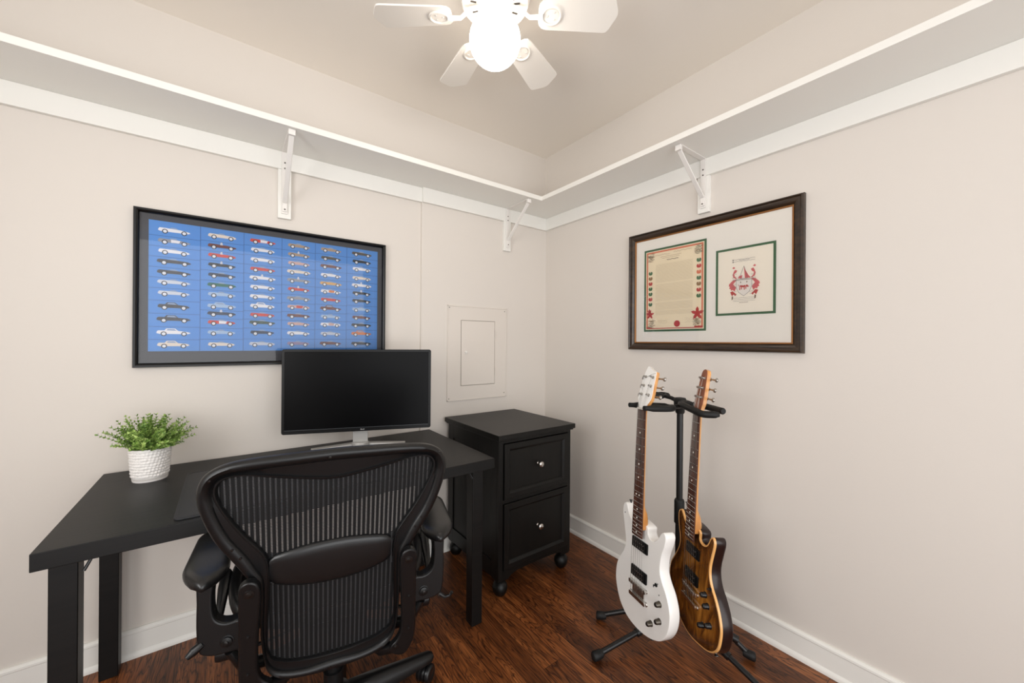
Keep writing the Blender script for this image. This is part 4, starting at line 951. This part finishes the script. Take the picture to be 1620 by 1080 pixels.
guitar('electric_guitar', 'brown sunburst electric guitar with cream binding, right on the black stand', BMx, BP, b_out, (burst_m, sidebr_m, bind_m), None, dict(
    wind=wind(b_out), tilt=9, hsmooth=False, face=headrose_m, logo=None,
    head=[(.0205, 0), (.021, .012), (.0245, .026), (.0255, .040), (.0225, .080), (.0185, .118), (.0160, .138), (.011, .148), (.003, .152), (-.003, .152), (-.011, .148), (-.0160, .138), (-.0185, .118), (-.0225, .080), (-.0255, .040), (-.0245, .026), (-.021, .012), (-.0205, 0)],
    pegs=([(-.013, .050), (-.011, .084), (-.009, .120)], [(.013, .050), (.011, .084), (.009, .120)]), pickups=(.300, .208), tail='bar',
    knobs=((.085, .196, 0), (.101, .168, 0), (.079, .090, 0), (.119, .116, 0)), knobm=mat('black_knob', (20, 20, 21), .2), switch=((.112, .232),), straps=((-.096, .424, -.1, 1), (.122, .035, .5, -1)), screws=()))

# ------------------------------------------------------------------ ceiling fan
FC = V(-1.0228, -.8754, CEIL)
fn = thing('ceiling_fan', 'white ceiling fan with a lit round globe lamp', 'ceiling fan', FC)
ZB = 2.322-CEIL
q = MB(); q.lathe([(.070, -.0005), (.078, -.012), (.078, -.030), (.10, -.036), (.118, -.048), (.122, -.075), (.118, -.088)], (0, 0, 0), 'Z', 40); q.build('motor_housing', fan_m, fn, smooth=40)
q = MB(); q.lathe([(.118, -.088), (.114, -.094), (.098, -.097), (.090, -.094), (.062, -.096), (.055, -.102)], (0, 0, 0), 'Z', 40); bt_ = q.build('bottom_plate', fan_m, fn, smooth=40)
for k in range(24):
    a = R(15*k+4); d = V(math.cos(a), math.sin(a), 0); q = MB(); q.obox(d*.066+V(0, 0, -.0965), d*.086+V(0, 0, -.0952), .006, .0015); q.build('vent_slot', vent_m, bt_, smooth=0)
q = MB(); q.lathe([(.050, -.098), (.052, -.104), (.045, -.107), (.044, -.115), (.0465, -.118), (.047, -.160), (.050, -.164), (.050, -.172), (.040, -.174)], (0, 0, 0), 'Z', 36); q.build('light_fitter', fan_m, fn, smooth=40)
q = MB(); gz = 2.236-CEIL; pr_ = []
for k in range(0, 25):
    t = math.pi*k/24; pr_.append((max(  .0885*math.sin(t), .0), gz-.088*math.cos(t)))
pr_ = [p for p in pr_ if p[1] < gz+.076]; pr_.append((.038, gz+.078))
q.lathe(pr_, (0, 0, 0), 'Z', 40); q.build('globe_shade', globe_m, fn, smooth=80)
for k in range(6):
    a = R(53+30+60*k); ca_, sa = math.cos(a), math.sin(a); pt = R(-12)
    def bp_(r_, w_, h): # blade point, pitched about its long axis
        y_ = w_*math.cos(pt)-h*math.sin(pt); z_ = w_*math.sin(pt)+h*math.cos(pt)
        return V(r_*ca_-y_*sa, r_*sa+y_*ca_, ZB+z_)
    ol_ = [(.150, -.018), (.153, -.034), (.163, -.046), (.180, -.051), (.385, -.064), (.396, -.062), (.404, -.052), (.422, -.012), (.424, 0), (.422, .012), (.404, .052), (.396, .062), (.385, .064), (.180, .051), (.163, .046), (.153, .034), (.150, .018)]
    q = MB(); q.prism(ol_, 0, .006, lambda x_, y_, d: bp_(x_, y_, d)); bl = q.build('blade', fan_m, fn, bevel=.0012)
    q = MB(); q.tube([V(.045*ca_, .045*sa, -.100), V(.085*ca_, .085*sa, -.108), V(.120*ca_, .120*sa, ZB-.006), bp_(.165, 0, -.006)], [.010, .010, .009, .011], 10, sq=.55)
    rg_ = [bp_(.195+.032*math.cos(t*.3142), .030*math.sin(t*.3142), -.003) for t in range(20)]
    q.tube(rg_, .0045, 8, closed=True); q.prism([(.195+.027*math.cos(t*.3142), .024*math.sin(t*.3142)) for t in range(20)], -.0035, 0, lambda x_, y_, d: bp_(x_, y_, d))
    q.build('blade_iron', fan_m, bl, smooth=50)
    q = MB()
    for x_, y_ in ((.182, 0), (.205, .012), (.205, -.012)): q.lathe([(.004, 0), (.0035, .0015), (.001, .002)], bp_(x_, y_, -.0035), (0, 0, -1), 8)
    q.build('screw', brk_m, bl)
